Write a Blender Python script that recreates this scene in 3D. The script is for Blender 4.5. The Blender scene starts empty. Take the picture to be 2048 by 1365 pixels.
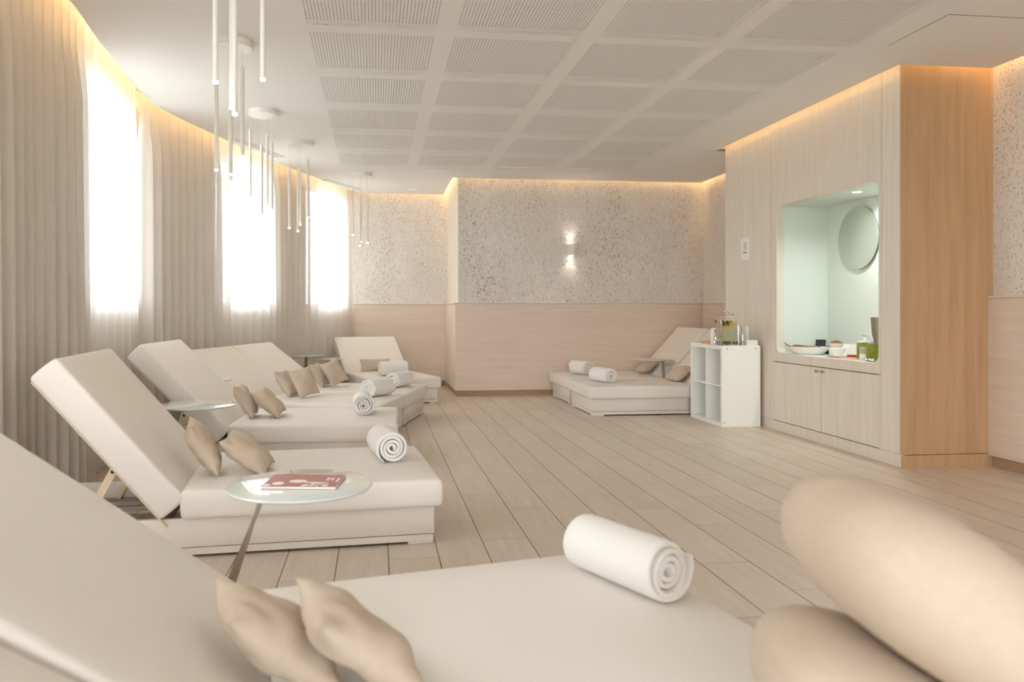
import bpy, bmesh, math, random
from mathutils import Vector, Matrix, Euler
random.seed(7)
C = bpy.context.scene
COL = C.collection
R = math.radians
# ------------------------------------------------------------------ camera
CAM_H = 1.1
YAW = math.atan((925 - 752) / 1530)          # room axis vanishes left of the optical axis
cam_d = bpy.data.cameras.new('camera')
cam_d.sensor_width = 36
cam_d.lens = 1530 / 2048 * 36
cam_d.shift_x = (1024 - 925) / 2048
cam_d.shift_y = -(682.5 - 622) / 2048
cam_d.clip_start = .05
cam_d.dof.use_dof = True
cam_d.dof.focus_distance = 5.2
cam_d.dof.aperture_fstop = 2.6
cam = bpy.data.objects.new('camera', cam_d)
COL.objects.link(cam)
cam.location = (0, 0, CAM_H)
cam.rotation_euler = (R(90), 0, -YAW)
C.camera = cam
# ------------------------------------------------------------------ sky, exposure
SKY = 5.5
EXPOSURE = 1.82
LED = 6.5
w = bpy.data.worlds.new('sky')
C.world = w
w.use_nodes = True
nt = w.node_tree
nt.nodes.clear()
tc = nt.nodes.new('ShaderNodeTexCoord')
sp = nt.nodes.new('ShaderNodeSeparateXYZ')
rp = nt.nodes.new('ShaderNodeValToRGB')
rp.color_ramp.elements[0].position = .44
rp.color_ramp.elements[0].color = (.30, .36, .36, 1)
rp.color_ramp.elements[1].position = .56
rp.color_ramp.elements[1].color = (.925, .968, 1.02, 1)
mp = nt.nodes.new('ShaderNodeMapRange')
mp.inputs[1].default_value = -1
mp.inputs[2].default_value = 1
bg = nt.nodes.new('ShaderNodeBackground')
bg.inputs[1].default_value = SKY
wo = nt.nodes.new('ShaderNodeOutputWorld')
L = nt.links.new
L(tc.outputs['Generated'], sp.inputs[0])
L(sp.outputs[2], mp.inputs[0])
L(mp.outputs[0], rp.inputs[0])
L(rp.outputs[0], bg.inputs[0])
L(bg.outputs[0], wo.inputs[0])
vs = C.view_settings
vs.view_transform = 'Standard'
vs.look = 'None'
vs.gamma = 1
vs.use_curve_mapping = False
vs.exposure = EXPOSURE
cy = C.cycles
cy.max_bounces = 14
cy.diffuse_bounces = 8
cy.glossy_bounces = 5
cy.transparent_max_bounces = 16
cy.transmission_bounces = 8
cy.caustics_reflective = False
cy.caustics_refractive = False
cy.sample_clamp_indirect = 8

# ------------------------------------------------------------------ materials
def lin(c):
    c = c / 255
    return c / 12.92 if c <= .04045 else ((c + .055) / 1.055) ** 2.4
def rgb(r, g, b):
    return (lin(r), lin(g), lin(b), 1)
def mat(name, col, rough=.6, metal=0, bump=None, spec=.5, alpha=None, trans=0, emit=None, var=None, coat=0):
    """principled; bump=(scale, strength, distance); var=(scale, second colour)"""
    m = bpy.data.materials.new(name)
    m.use_nodes = True
    n = m.node_tree.nodes
    l = m.node_tree.links.new
    b = n['Principled BSDF']
    b.inputs['Base Color'].default_value = col
    b.inputs['Roughness'].default_value = rough
    b.inputs['Metallic'].default_value = metal
    b.inputs['Specular IOR Level'].default_value = spec
    b.inputs['Transmission Weight'].default_value = trans
    b.inputs['Coat Weight'].default_value = coat
    if alpha is not None:
        b.inputs['Alpha'].default_value = alpha
    if emit:
        b.inputs['Emission Color'].default_value = emit[0]
        b.inputs['Emission Strength'].default_value = emit[1]
    t = n.new('ShaderNodeTexCoord')
    if var:
        s = n.new('ShaderNodeTexNoise')
        s.inputs['Scale'].default_value = var[0]
        s.inputs['Detail'].default_value = 4
        x = n.new('ShaderNodeMix')
        x.data_type = 'RGBA'
        x.inputs[6].default_value = col
        x.inputs[7].default_value = var[1]
        l(t.outputs['Object'], s.inputs['Vector'])
        l(s.outputs['Fac'], x.inputs[0])
        l(x.outputs[2], b.inputs['Base Color'])
    if bump:
        s = n.new('ShaderNodeTexNoise')
        s.inputs['Scale'].default_value = bump[0]
        s.inputs['Detail'].default_value = 3
        u = n.new('ShaderNodeBump')
        u.inputs['Strength'].default_value = bump[1]
        u.inputs['Distance'].default_value = bump[2]
        l(t.outputs['Object'], s.inputs['Vector'])
        l(s.outputs['Fac'], u.inputs['Height'])
        l(u.outputs[0], b.inputs['Normal'])
    return m
def emitter(name, col, strength):
    m = bpy.data.materials.new(name)
    m.use_nodes = True
    n = m.node_tree.nodes
    n.clear()
    e = n.new('ShaderNodeEmission')
    e.inputs[0].default_value = col
    e.inputs[1].default_value = strength
    o = n.new('ShaderNodeOutputMaterial')
    m.node_tree.links.new(e.outputs[0], o.inputs[0])
    return m
def grain_mat(name, c1, c2, stretch, rough=.5, scale=1.0, contrast=.5):
    """wood: noise stretched along one axis (stretch = scale per axis)"""
    m = mat(name, c1, rough)
    n = m.node_tree.nodes
    l = m.node_tree.links.new
    b = n['Principled BSDF']
    t = n.new('ShaderNodeTexCoord')
    g = n.new('ShaderNodeMapping')
    g.inputs['Scale'].default_value = stretch
    a = n.new('ShaderNodeTexNoise')
    a.inputs['Scale'].default_value = scale
    a.inputs['Detail'].default_value = 6
    a.inputs['Roughness'].default_value = .65
    r = n.new('ShaderNodeMapRange')
    r.inputs[1].default_value = .5 - .5 * contrast
    r.inputs[2].default_value = .5 + .5 * contrast
    x = n.new('ShaderNodeMix')
    x.data_type = 'RGBA'
    x.inputs[6].default_value = c1
    x.inputs[7].default_value = c2
    l(t.outputs['Object'], g.inputs[0])
    l(g.outputs[0], a.inputs['Vector'])
    l(a.outputs['Fac'], r.inputs[0])
    l(r.outputs[0], x.inputs[0])
    l(x.outputs[2], b.inputs['Base Color'])
    return m
def floor_mat():
    m = mat('floor_planks', rgb(214, 200, 182), .42)
    n = m.node_tree.nodes
    l = m.node_tree.links.new
    b = n['Principled BSDF']
    t = n.new('ShaderNodeTexCoord')
    s = n.new('ShaderNodeSeparateXYZ')
    l(t.outputs['Object'], s.inputs[0])
    def mth(op, a, c=None):
        q = n.new('ShaderNodeMath')
        q.operation = op
        for i, v in enumerate((a, c)):
            if v is None: continue
            if isinstance(v, (int, float)): q.inputs[i].default_value = v
            else: l(v, q.inputs[i])
        return q.outputs[0]
    W, LN = .2245, .92
    xs = mth('DIVIDE', mth('ADD', s.outputs[0], 20 * W - .504 + 0), W)
    row = mth('FLOOR', xs)
    fx = mth('FRACT', xs)
    h = mth('FRACT', mth('MULTIPLY', row, .3719))
    ys = mth('ADD', mth('DIVIDE', mth('ADD', s.outputs[1], 30), LN), h)
    fy = mth('FRACT', ys)
    colr = mth('FLOOR', ys)
    # distance to the joints, in metres
    dx = mth('MULTIPLY', mth('MINIMUM', fx, mth('SUBTRACT', 1, fx)), W)
    dy = mth('MULTIPLY', mth('MINIMUM', fy, mth('SUBTRACT', 1, fy)), LN)
    jx = mth('LESS_THAN', dx, .0024)
    jy = mth('LESS_THAN', dy, .0014)
    joint = mth('MAXIMUM', jx, mth('MULTIPLY', jy, .8))
    tone = mth('FRACT', mth('MULTIPLY', mth('SINE', mth('ADD', mth('MULTIPLY', row, 12.99), mth('MULTIPLY', colr, 78.23))), 437.5))
    x1 = n.new('ShaderNodeMix')
    x1.data_type = 'RGBA'
    x1.inputs[6].default_value = rgb(224, 211, 197)
    x1.inputs[7].default_value = rgb(216, 202, 187)
    l(tone, x1.inputs[0])
    g = n.new('ShaderNodeMapping')
    g.inputs['Scale'].default_value = (30, 2.2, 1)
    l(t.outputs['Object'], g.inputs[0])
    a = n.new('ShaderNodeTexNoise')
    a.inputs['Scale'].default_value = 1
    a.inputs['Detail'].default_value = 5
    l(g.outputs[0], a.inputs['Vector'])
    x2 = n.new('ShaderNodeMix')
    x2.data_type = 'RGBA'
    x2.blend_type = 'MULTIPLY'
    x2.inputs[0].default_value = .25
    l(x1.outputs[2], x2.inputs[6])
    l(a.outputs['Fac'], x2.inputs[7])
    x3 = n.new('ShaderNodeMix')
    x3.data_type = 'RGBA'
    x3.inputs[7].default_value = rgb(96, 74, 52)
    l(joint, x3.inputs[0])
    l(x2.outputs[2], x3.inputs[6])
    l(x3.outputs[2], b.inputs['Base Color'])
    u = n.new('ShaderNodeBump')
    u.inputs['Strength'].default_value = .4
    u.inputs['Distance'].default_value = .002
    u.invert = True
    l(joint, u.inputs['Height'])
    l(u.outputs[0], b.inputs['Normal'])
    return m
def plaster_mat():
    """mottled cork-like wallcovering with short dark flecks"""
    m = mat('mottled_wallcovering', rgb(214, 204, 192), .75)
    n = m.node_tree.nodes
    l = m.node_tree.links.new
    b = n['Principled BSDF']
    t = n.new('ShaderNodeTexCoord')
    def noise(scale, st, detail=3, rough=.5):
        g = n.new('ShaderNodeMapping')
        g.inputs['Scale'].default_value = st
        a = n.new('ShaderNodeTexNoise')
        a.inputs['Scale'].default_value = scale
        a.inputs['Detail'].default_value = detail
        a.inputs['Roughness'].default_value = rough
        l(t.outputs['Object'], g.inputs[0])
        l(g.outputs[0], a.inputs['Vector'])
        return a.outputs['Fac']
    def rng(v, a, c):
        r = n.new('ShaderNodeMapRange')
        r.inputs[1].default_value = a
        r.inputs[2].default_value = c
        l(v, r.inputs[0])
        return r.outputs[0]
    def mixc(f, a, c):
        x = n.new('ShaderNodeMix')
        x.data_type = 'RGBA'
        l(f, x.inputs[0])
        for i, v in ((6, a), (7, c)):
            if isinstance(v, tuple): x.inputs[i].default_value = v
            else: l(v, x.inputs[i])
        return x.outputs[2]
    big = rng(noise(1.6, (1, 1, .6), 4), .35, .65)
    base = mixc(big, rgb(230, 225, 219), rgb(220, 214, 208))
    mid = rng(noise(42, (1, 1, .45), 4, .7), .50, .72)
    c1 = mixc(mid, base, rgb(206, 198, 190))
    fl = noise(92, (1, 1, .5), 2, .6)
    den = noise(2.3, (1, 1, .35), 3)
    q = n.new('ShaderNodeMath')
    q.operation = 'MULTIPLY_ADD'
    l(den, q.inputs[0])
    q.inputs[1].default_value = .22
    l(fl, q.inputs[2])
    f = rng(q.outputs[0], .715, .775)
    c2 = mixc(f, c1, rgb(146, 130, 116))
    l(c2, b.inputs['Base Color'])
    u = n.new('ShaderNodeBump')
    u.inputs['Strength'].default_value = .3
    u.inputs['Distance'].default_value = .004
    u.invert = True
    l(f, u.inputs['Height'])
    l(u.outputs[0], b.inputs['Normal'])
    return m
def curtain_mat():
    m = bpy.data.materials.new('sheer_voile')
    m.use_nodes = True
    n = m.node_tree.nodes
    l = m.node_tree.links.new
    n.clear()
    d = n.new('ShaderNodeBsdfDiffuse')
    d.inputs[0].default_value = rgb(247, 242, 236)
    tr = n.new('ShaderNodeBsdfTranslucent')
    tr.inputs[0].default_value = rgb(226, 222, 217)
    tp = n.new('ShaderNodeBsdfTransparent')
    a = n.new('ShaderNodeMixShader')
    a.inputs[0].default_value = .58
    b = n.new('ShaderNodeMixShader')
    b.inputs[0].default_value = .13
    o = n.new('ShaderNodeOutputMaterial')
    l(d.outputs[0], a.inputs[1])
    l(tr.outputs[0], a.inputs[2])
    l(a.outputs[0], b.inputs[1])
    l(tp.outputs[0], b.inputs[2])
    l(b.outputs[0], o.inputs[0])
    return m
def glass_mat(name, tint=(1, 1, 1, 1), refl=.08, rough=.02):
    """thin clear glass: mostly see-through with a surface reflection"""
    m = bpy.data.materials.new(name)
    m.use_nodes = True
    n = m.node_tree.nodes
    l = m.node_tree.links.new
    n.clear()
    tp = n.new('ShaderNodeBsdfTransparent')
    tp.inputs[0].default_value = tint
    g = n.new('ShaderNodeBsdfGlossy')
    g.inputs['Roughness'].default_value = rough
    f = n.new('ShaderNodeLayerWeight')
    f.inputs[0].default_value = .25
    r = n.new('ShaderNodeMapRange')
    r.inputs[3].default_value = refl
    r.inputs[4].default_value = .55
    x = n.new('ShaderNodeMixShader')
    o = n.new('ShaderNodeOutputMaterial')
    l(f.outputs['Fresnel'], r.inputs[0])
    l(r.outputs[0], x.inputs[0])
    l(tp.outputs[0], x.inputs[1])
    l(g.outputs[0], x.inputs[2])
    l(x.outputs[0], o.inputs[0])
    return m
M = {}
M['floor'] = floor_mat()
M['plaster'] = plaster_mat()
M['ceiling'] = mat('ceiling_paint', rgb(237, 235, 233), .8)
M['plenum'] = mat('dark_plenum', rgb(150, 142, 130), .9)
M['wall_paint'] = mat('beige_wall_paint', rgb(222, 214, 204), .8)
M['dado'] = grain_mat('bleached_oak_horizontal', rgb(228, 213, 200), rgb(214, 196, 180), (1.2, 1.2, 26), .55, 1.3, .55)
M['plinth'] = mat('brown_plinth', rgb(172, 142, 112), .55)
M['cab'] = grain_mat('bleached_oak_vertical', rgb(230, 221, 210), rgb(214, 202, 187), (16, 16, .9), .5, 1.3, .5)
M['cab_side_shade'] = grain_mat('shaded_oak_vertical', rgb(202, 169, 132), rgb(176, 140, 103), (13, 13, .7), .5, 1.3, .55)  # same oak as the front; the side's warm shade is put into its colour
M['seam'] = mat('shadow_gap', rgb(120, 96, 72), .8)
M['niche'] = mat('pale_aqua_laminate', rgb(217, 223, 214), .45)
M['curtain'] = curtain_mat()
M['leather'] = mat('white_upholstery', rgb(230, 225, 219), .62, bump=(420, .12, .001))
M['leather_base'] = mat('white_base_upholstery', rgb(225, 217, 209), .6, bump=(420, .1, .001))
M['board'] = mat('tan_backing_board', rgb(222, 204, 176), .6)
M['linen'] = mat('beige_linen', rgb(203, 188, 171), .85, bump=(260, .5, .0015), var=(55, rgb(193, 177, 158)))
M['towel'] = mat('white_terry', rgb(240, 238, 235), .95, bump=(330, .9, .003))
M['table'] = mat('white_back_painted_glass', rgb(214, 222, 220), .06, coat=.6)
M['steel'] = mat('brushed_steel', rgb(176, 164, 150), .25, 1)
M['chrome'] = mat('chrome', rgb(214, 212, 208), .12, 1)
M['white'] = mat('white_lacquer', rgb(240, 240, 236), .45)
M['white_matt'] = mat('white_matt', rgb(238, 236, 230), .75)
M['pend'] = mat('white_tube', rgb(236, 232, 226), .35)
M['tip'] = emitter('lamp_tip', (1, .93, .86, 1), 9)
M['led'] = emitter('warm_led', (1, .63, .27, 1), LED)
M['glass'] = glass_mat('clear_glass')
M['window_glass'] = glass_mat('window_glass', refl=.03)
M['frame'] = mat('grey_window_frame', rgb(150, 152, 150), .4)
M['black'] = mat('black_plastic', rgb(14, 14, 15), .4)

# ------------------------------------------------------------------ helpers
def obj(name, bm, m, parent=None, smooth=True, loc=None, rot=None, angle=35):
    me = bpy.data.meshes.new(name)
    bm.normal_update()
    bm.to_mesh(me)
    bm.free()
    if smooth:
        me.shade_smooth() if hasattr(me, 'shade_smooth') else None
        try: me.set_sharp_from_angle(angle=R(angle))
        except Exception: pass
    o = bpy.data.objects.new(name, me)
    COL.objects.link(o)
    if isinstance(m, (list, tuple)):
        for q in m: me.materials.append(q)
    else: me.materials.append(m)
    if parent: o.parent = parent
    if loc: o.location = loc
    if rot: o.rotation_euler = rot
    return o
def tag(o, label, cat, group=None):
    o['label'] = label
    o['category'] = cat
    if group: o['group'] = group
    return o
def thing(name, label, cat, loc=(0, 0, 0), rotz=0, group=None):
    o = bpy.data.objects.new(name, None)
    COL.objects.link(o)
    o.empty_display_size = .05
    o.location = loc
    o.rotation_euler = (0, 0, rotz)
    return tag(o, label, cat, group)
def struct(name, bm, m, parent=None, smooth=False):
    o = obj(name, bm, m, parent, smooth)
    if parent is None: o['kind'] = 'structure'
    return o
def copy_tree(o, parent=None):
    c = o.copy()
    COL.objects.link(c)
    if parent: c.parent = parent
    for ch in list(o.children): copy_tree(ch, c)
    return c
def BM(): return bmesh.new()
def xf(bm, v, mtx):
    if mtx is not None: bmesh.ops.transform(bm, matrix=mtx, verts=v)
def box(bm, x0, x1, y0, y1, z0, z1, mtx=None, bev=0, seg=2):
    r = bmesh.ops.create_cube(bm, size=1)
    v = r['verts']
    for p in v: p.co = Vector(((x0 + x1) / 2 + p.co.x * (x1 - x0), (y0 + y1) / 2 + p.co.y * (y1 - y0), (z0 + z1) / 2 + p.co.z * (z1 - z0)))
    if bev:
        e = list({e for p in v for e in p.link_edges})
        g = bmesh.ops.bevel(bm, geom=e, offset=bev, segments=seg, profile=.5, affect='EDGES')
        v = list({p for f in g['faces'] for p in f.verts} | {p for p in v if p.is_valid})
    xf(bm, v, mtx)
    return bm
def lathe(bm, prof, seg=32, mtx=None, cap=True):
    rings = []
    vs_ = []
    for r, z in prof:
        if r < 1e-6:
            p = bm.verts.new((0, 0, z)); rings.append([p]); vs_.append(p)
        else:
            ring = [bm.verts.new((r * math.cos(2 * math.pi * i / seg), r * math.sin(2 * math.pi * i / seg), z)) for i in range(seg)]
            rings.append(ring); vs_ += ring
    for a, b in zip(rings, rings[1:]):
        for i in range(seg):
            j = (i + 1) % seg
            if len(a) == 1 and len(b) == 1: continue
            if len(a) == 1: bm.faces.new((a[0], b[i], b[j]))
            elif len(b) == 1: bm.faces.new((a[i], a[j], b[0]))
            else: bm.faces.new((a[i], a[j], b[j], b[i]))
    if cap:
        if len(rings[0]) > 1: bm.faces.new(rings[0][::-1])
        if len(rings[-1]) > 1: bm.faces.new(rings[-1])
    xf(bm, vs_, mtx)
    bmesh.ops.recalc_face_normals(bm, faces=bm.faces[:])
    return bm
def cyl(bm, r, z0, z1, seg=24, mtx=None, r2=None):
    return lathe(bm, [(r, z0), (r if r2 is None else r2, z1)], seg, mtx)
def tube(bm, pts, rad, seg=10):
    pts = [Vector(p) for p in pts]
    rings = []
    n = len(pts)
    up = Vector((0, 0, 1))
    for i, p in enumerate(pts):
        d = (pts[min(i + 1, n - 1)] - pts[max(i - 1, 0)]).normalized()
        a = d.cross(up)
        if a.length < 1e-3: a = d.cross(Vector((1, 0, 0)))
        a.normalize()
        b = d.cross(a)
        r = rad[i] if isinstance(rad, (list, tuple)) else rad
        rings.append([bm.verts.new(p + a * r * math.cos(t) + b * r * math.sin(t)) for t in [2 * math.pi * k / seg for k in range(seg)]])
    for a, b in zip(rings, rings[1:]):
        for k in range(seg): bm.faces.new((a[k], a[(k + 1) % seg], b[(k + 1) % seg], b[k]))
    bm.faces.new(rings[0][::-1])
    bm.faces.new(rings[-1])
    bmesh.ops.recalc_face_normals(bm, faces=bm.faces[:])
    return bm
def soft_box(bm, sx, sy, sz, r, crown=0, n=(14, 10, 6), mtx=None, bulge=0):
    """padded cushion centred on the origin: rounded edges, crowned faces"""
    h = (sx / 2, sy / 2, sz / 2)
    def axis(hh, k):
        a = [-hh, -hh + r * .15, -hh + r * .5]
        b = [(-hh + r) + (2 * hh - 2 * r) * i / k for i in range(k + 1)]
        return a + b + [-q for q in a[::-1]]
    ax = [axis(h[0], n[0]), axis(h[1], n[1]), axis(h[2], max(2, n[2]))]
    cache = {}
    out = []
    def vert(p):
        k = tuple(round(q, 6) for q in p)
        if k in cache: return cache[k]
        q = Vector(p)
        inner = Vector([max(-h[i] + r, min(h[i] - r, q[i])) for i in range(3)])
        d = q - inner
        if d.length > 1e-9: q = inner + d.normalized() * r
        u, v = q.x / h[0], q.y / h[1]
        f = max(0, 1 - u ** 4) * max(0, 1 - v ** 4)
        q.z += math.copysign(crown * f * min(1, abs(q.z) / (h[2] * .9)), q.z)
        g = max(0, 1 - (q.z / h[2]) ** 2)
        q.x += math.copysign(bulge * g * max(0, abs(u) - .7) / .3, u)
        q.y += math.copysign(bulge * g * max(0, abs(v) - .7) / .3, v)
        w_ = bm.verts.new(q)
        cache[k] = w_
        out.append(w_)
        return w_
    for a in range(3):
        b, c = [(1, 2), (2, 0), (0, 1)][a]
        for s in (-1, 1):
            for i in range(len(ax[b]) - 1):
                for j in range(len(ax[c]) - 1):
                    q = []
                    for (ii, jj) in ((i, j), (i + 1, j), (i + 1, j + 1), (i, j + 1)):
                        p = [0, 0, 0]
                        p[a] = s * h[a]; p[b] = ax[b][ii]; p[c] = ax[c][jj]
                        q.append(vert(p))
                    if s < 0: q = q[::-1]
                    try: bm.faces.new(q)
                    except ValueError: pass
    xf(bm, out, mtx)
    return bm
def plate(bm, outer, z0, z1, holes=(), mtx=None):
    """extruded polygon in XY with polygon holes"""
    vv, es = [], []
    for loop in [outer] + list(holes):
        a = [bm.verts.new((x, y, z0)) for x, y in loop]
        vv += a
        for i in range(len(a)): es.append(bm.edges.new((a[i], a[(i + 1) % len(a)])))
    g = bmesh.ops.triangle_fill(bm, use_beauty=True, use_dissolve=False, edges=es)
    fs = [x for x in g['geom'] if isinstance(x, bmesh.types.BMFace)]
    e = bmesh.ops.extrude_face_region(bm, geom=fs)
    nv = [x for x in e['geom'] if isinstance(x, bmesh.types.BMVert)]
    bmesh.ops.translate(bm, verts=nv, vec=(0, 0, z1 - z0))
    bmesh.ops.recalc_face_normals(bm, faces=bm.faces[:])
    xf(bm, vv + nv, mtx)
    return bm
def rrect(x0, x1, y0, y1, r, k=8):
    pts = []
    for cx, cy_, a0 in ((x1 - r, y1 - r, 0), (x0 + r, y1 - r, 90), (x0 + r, y0 + r, 180), (x1 - r, y0 + r, 270)):
        for i in range(k + 1):
            a = R(a0 + 90 * i / k)
            pts.append((cx + r * math.cos(a), cy_ + r * math.sin(a)))
    return pts
T = Matrix.Translation
def rot(ax, deg): return Matrix.Rotation(R(deg), 4, ax)

# ------------------------------------------------------------------ the room
CEIL = 2.80
SOFF = 2.98
Y_BACK, Y_ALC, X_PIL, X_R, Y_REAR = 9.80, 11.22, 1.05, 4.36, -5.0
CAB_X, CAB_Y0, CAB_Y1 = 3.66, 4.98, 7.70
GAP = .075
CURVE = [(-5.6, -1.76), (-3.4, -1.72), (-1, -1.70), (2, -1.66), (3.6, -1.65), (4.4, -1.665), (5.07, -1.735), (5.8, -1.79), (6.35, -1.815), (6.7, -1.79), (7.5, -1.575), (8.8, -1.19), (9.72, -.835), (10.86, -.37), (11.6, -.06)]
def curve(y):
    """x of the ceiling edge along the window side (Catmull-Rom)"""
    P = CURVE
    i = 0
    while i < len(P) - 2 and y > P[i + 1][0]: i += 1
    y0, x0 = P[i]; y1, x1 = P[i + 1]
    ym, xm = P[max(i - 1, 0)]; yn, xn = P[min(i + 2, len(P) - 1)]
    m0 = (x1 - xm) / (y1 - ym); m1 = (xn - x0) / (yn - y0)
    h = y1 - y0
    t = (y - y0) / h
    return (2 * t ** 3 - 3 * t * t + 1) * x0 + (t ** 3 - 2 * t * t + t) * h * m0 + (-2 * t ** 3 + 3 * t * t) * x1 + (t ** 3 - t * t) * h * m1
def off(y, d):
    """point d outside the ceiling edge"""
    e = .02
    dx = (curve(y + e) - curve(y - e)) / (2 * e)
    l_ = math.hypot(dx, 1)
    return (curve(y) - d / l_, y + d * dx / l_)

# floor
b = BM(); box(b, -3.2, X_R + .2, Y_REAR - .2, Y_ALC + .4, -.08, 0)
struct('floor', b, M['floor'])
# ceiling: suspended slab stopping short of every wall, with rows of perforated panels let into it
PX = [(-.41 + .89 * i, -.41 + .89 * i + .775) for i in range(4)]
PY = [(4.73 + .9 * k, 4.73 + .9 * k + .782) for k in range(-3, 5)]
def right_limit(y):
    if y < CAB_Y0 - GAP: return X_R - GAP
    if y < CAB_Y1 + GAP: return CAB_X - GAP
    if y < Y_BACK - GAP: return X_R - GAP
    return X_PIL - GAP
ys = {Y_REAR, CAB_Y0 - GAP, CAB_Y1 + GAP, Y_BACK - GAP, Y_ALC - GAP}
for a, c in PY: ys |= {a, c}
y = Y_REAR
while y < Y_ALC - GAP:
    ys.add(round(y, 3)); y += .16
ys = sorted(ys)
b = BM()
cache = {}
def cv(x, y, z):
    k = (round(x, 4), round(y, 4), z)
    if k not in cache: cache[k] = b.verts.new((x, y, z))
    return cache[k]
for y0, y1 in zip(ys, ys[1:]):
    if y1 - y0 < .004: continue
    ym = (y0 + y1) / 2
    xr = right_limit(ym)
    inrow = any(a - 1e-6 <= ym <= c + 1e-6 for a, c in PY)
    segs = []
    if inrow:
        xs = [None] + [q for p in PX for q in p] + [xr]
        for i in range(0, len(xs), 2): segs.append((xs[i], xs[i + 1]))
    else: segs = [(None, xr)]
    for xa, xb in segs:
        for z, fl in ((CEIL, 0), (CEIL + .03, 1)):
            q = [cv(curve(y0) if xa is None else xa, y0, z), cv(xb, y0, z), cv(xb, y1, z), cv(curve(y1) if xa is None else xa, y1, z)]
            if fl == 0: q = q[::-1]
            b.faces.new(q)
        if xa is None:
            b.faces.new([cv(curve(y0), y0, CEIL), cv(curve(y1), y1, CEIL), cv(curve(y1), y1, CEIL + .03), cv(curve(y0), y0, CEIL + .03)])
        b.faces.new([cv(xb, y0, CEIL), cv(xb, y0, CEIL + .03), cv(xb, y1, CEIL + .03), cv(xb, y1, CEIL)])
ceiling = struct('ceiling', b, M['ceiling'])
# upper deck above the light slots
b = BM(); box(b, -3.2, X_R + .2, Y_REAR - .2, Y_ALC + .4, SOFF, SOFF + .1)
obj('upper_deck', b, M['ceiling'], ceiling, False)
b = BM(); box(b, PX[0][0] - .05, PX[-1][1] + .05, PY[0][0] - .05, PY[-1][1] + .05, CEIL + .045, CEIL + .06)
obj('plenum_board', b, M['plenum'], ceiling, False)
def perforated(name, sx, sy, n):
    b = BM()
    fr = .0072
    def cuts(s):
        p = s / n
        c = [0]
        for i in range(n):
            c += [p * (i + .5) - fr / 2, p * (i + .5) + fr / 2]
        return c + [s]
    xs, ys_ = cuts(sx), cuts(sy)
    g = [[b.verts.new((x, y, 0)) for y in ys_] for x in xs]
    for i in range(len(xs) - 1):
        for j in range(len(ys_) - 1):
            if i % 2 == 1 and j % 2 == 1: continue
            b.faces.new((g[i][j], g[i][j + 1], g[i + 1][j + 1], g[i + 1][j]))
    me = bpy.data.meshes.new(name)
    b.to_mesh(me); b.free()
    me.materials.append(M['ceiling'])
    return me
pm = perforated('perforated_panel', .775, .782, 39)
for x0, x1 in PX:
    for y0, y1 in PY:
        o = bpy.data.objects.new('perforated_panel', pm)
        COL.objects.link(o)
        o.parent = ceiling
        o.location = (x0, y0, CEIL + .0005)
# LED strips hidden in the slots
def strip(name, pts, z=2.935, wd=.012):
    b = BM()
    for (ax_, ay), (bx_, by) in zip(pts, pts[1:]):
        d = Vector((bx_ - ax_, by - ay, 0)); ln = d.length
        mt = T((ax_, ay, z)) @ Matrix.Rotation(math.atan2(d.y, d.x), 4, 'Z')
        box(b, 0, ln, -wd / 2, wd / 2, 0, .008, mt)
    obj(name, b, M['led'], ceiling, False)
h = GAP * .45
strip('cove_light', [off(q, h) for q in [Y_REAR + .3 * i for i in range(60)] if q < Y_ALC - .1])
strip('cove_light', [(-.2, Y_ALC - h), (X_PIL - h, Y_ALC - h), (X_PIL - h, Y_BACK - h), (X_R - h, Y_BACK - h), (X_R - h, CAB_Y1 + h), (CAB_X - h, CAB_Y1 + h), (CAB_X - h, CAB_Y0 - h), (X_R - h, CAB_Y0 - h), (X_R - h, Y_REAR)])
# walls
b = BM(); box(b, X_PIL + .002, X_R + .2, Y_BACK, Y_BACK + .2, 0, SOFF)
struct('wall_back', b, M['plaster'])
b = BM(); box(b, -.9, X_PIL, Y_ALC, Y_ALC + .2, 0, SOFF)
struct('wall_alcove', b, M['plaster'])
b = BM(); box(b, X_PIL, X_PIL + .18, Y_BACK + .003, Y_ALC + .2, 0, SOFF)
struct('wall_pilaster', b, mat('pale_smooth_plaster', rgb(228, 218, 206), .7))
b = BM(); box(b, X_R, X_R + .2, Y_REAR, Y_BACK + .2, 0, SOFF)
struct('wall_right', b, M['plaster'])
b = BM()
RW = (-1.6, 1.6, .3, 2.7)       # rear-wall opening for an added, unseen window that supplies fill light
plate(b, [(-3.0, 0), (X_R + .2, 0), (X_R + .2, SOFF), (-3.0, SOFF)], 0, .2, [[(RW[0], RW[2]), (RW[1], RW[2]), (RW[1], RW[3]), (RW[0], RW[3])]], T((0, Y_REAR, 0)) @ rot('X', 90))
struct('wall_rear', b, M['wall_paint'])
b = BM()
for q in (0, 1, 2, 3):
    x_ = RW[0] + (RW[1] - RW[0] - .06) * q / 3
    box(b, x_, x_ + .06, Y_REAR - .13, Y_REAR - .07, RW[2], RW[3])
for z_ in (RW[2], RW[3] - .06): box(b, RW[0], RW[1], Y_REAR - .125, Y_REAR - .075, z_, z_ + .06)
wr = struct('window_7', b, M['frame'])  # added window behind the camera, there for fill light
b = BM(); box(b, RW[0], RW[1], Y_REAR - .104, Y_REAR - .096, RW[2], RW[3]); obj('window_pane', b, M['window_glass'], wr, False)
ld = bpy.data.lights.new('sky_portal', 'AREA'); ld.shape = 'RECTANGLE'; ld.size = RW[1] - RW[0]; ld.size_y = RW[3] - RW[2]; ld.cycles.is_portal = True
lo = bpy.data.objects.new('sky_portal', ld); COL.objects.link(lo); lo.location = ((RW[0] + RW[1]) / 2, Y_REAR - .22, (RW[2] + RW[3]) / 2); lo.rotation_euler = (R(90), 0, 0)
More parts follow.
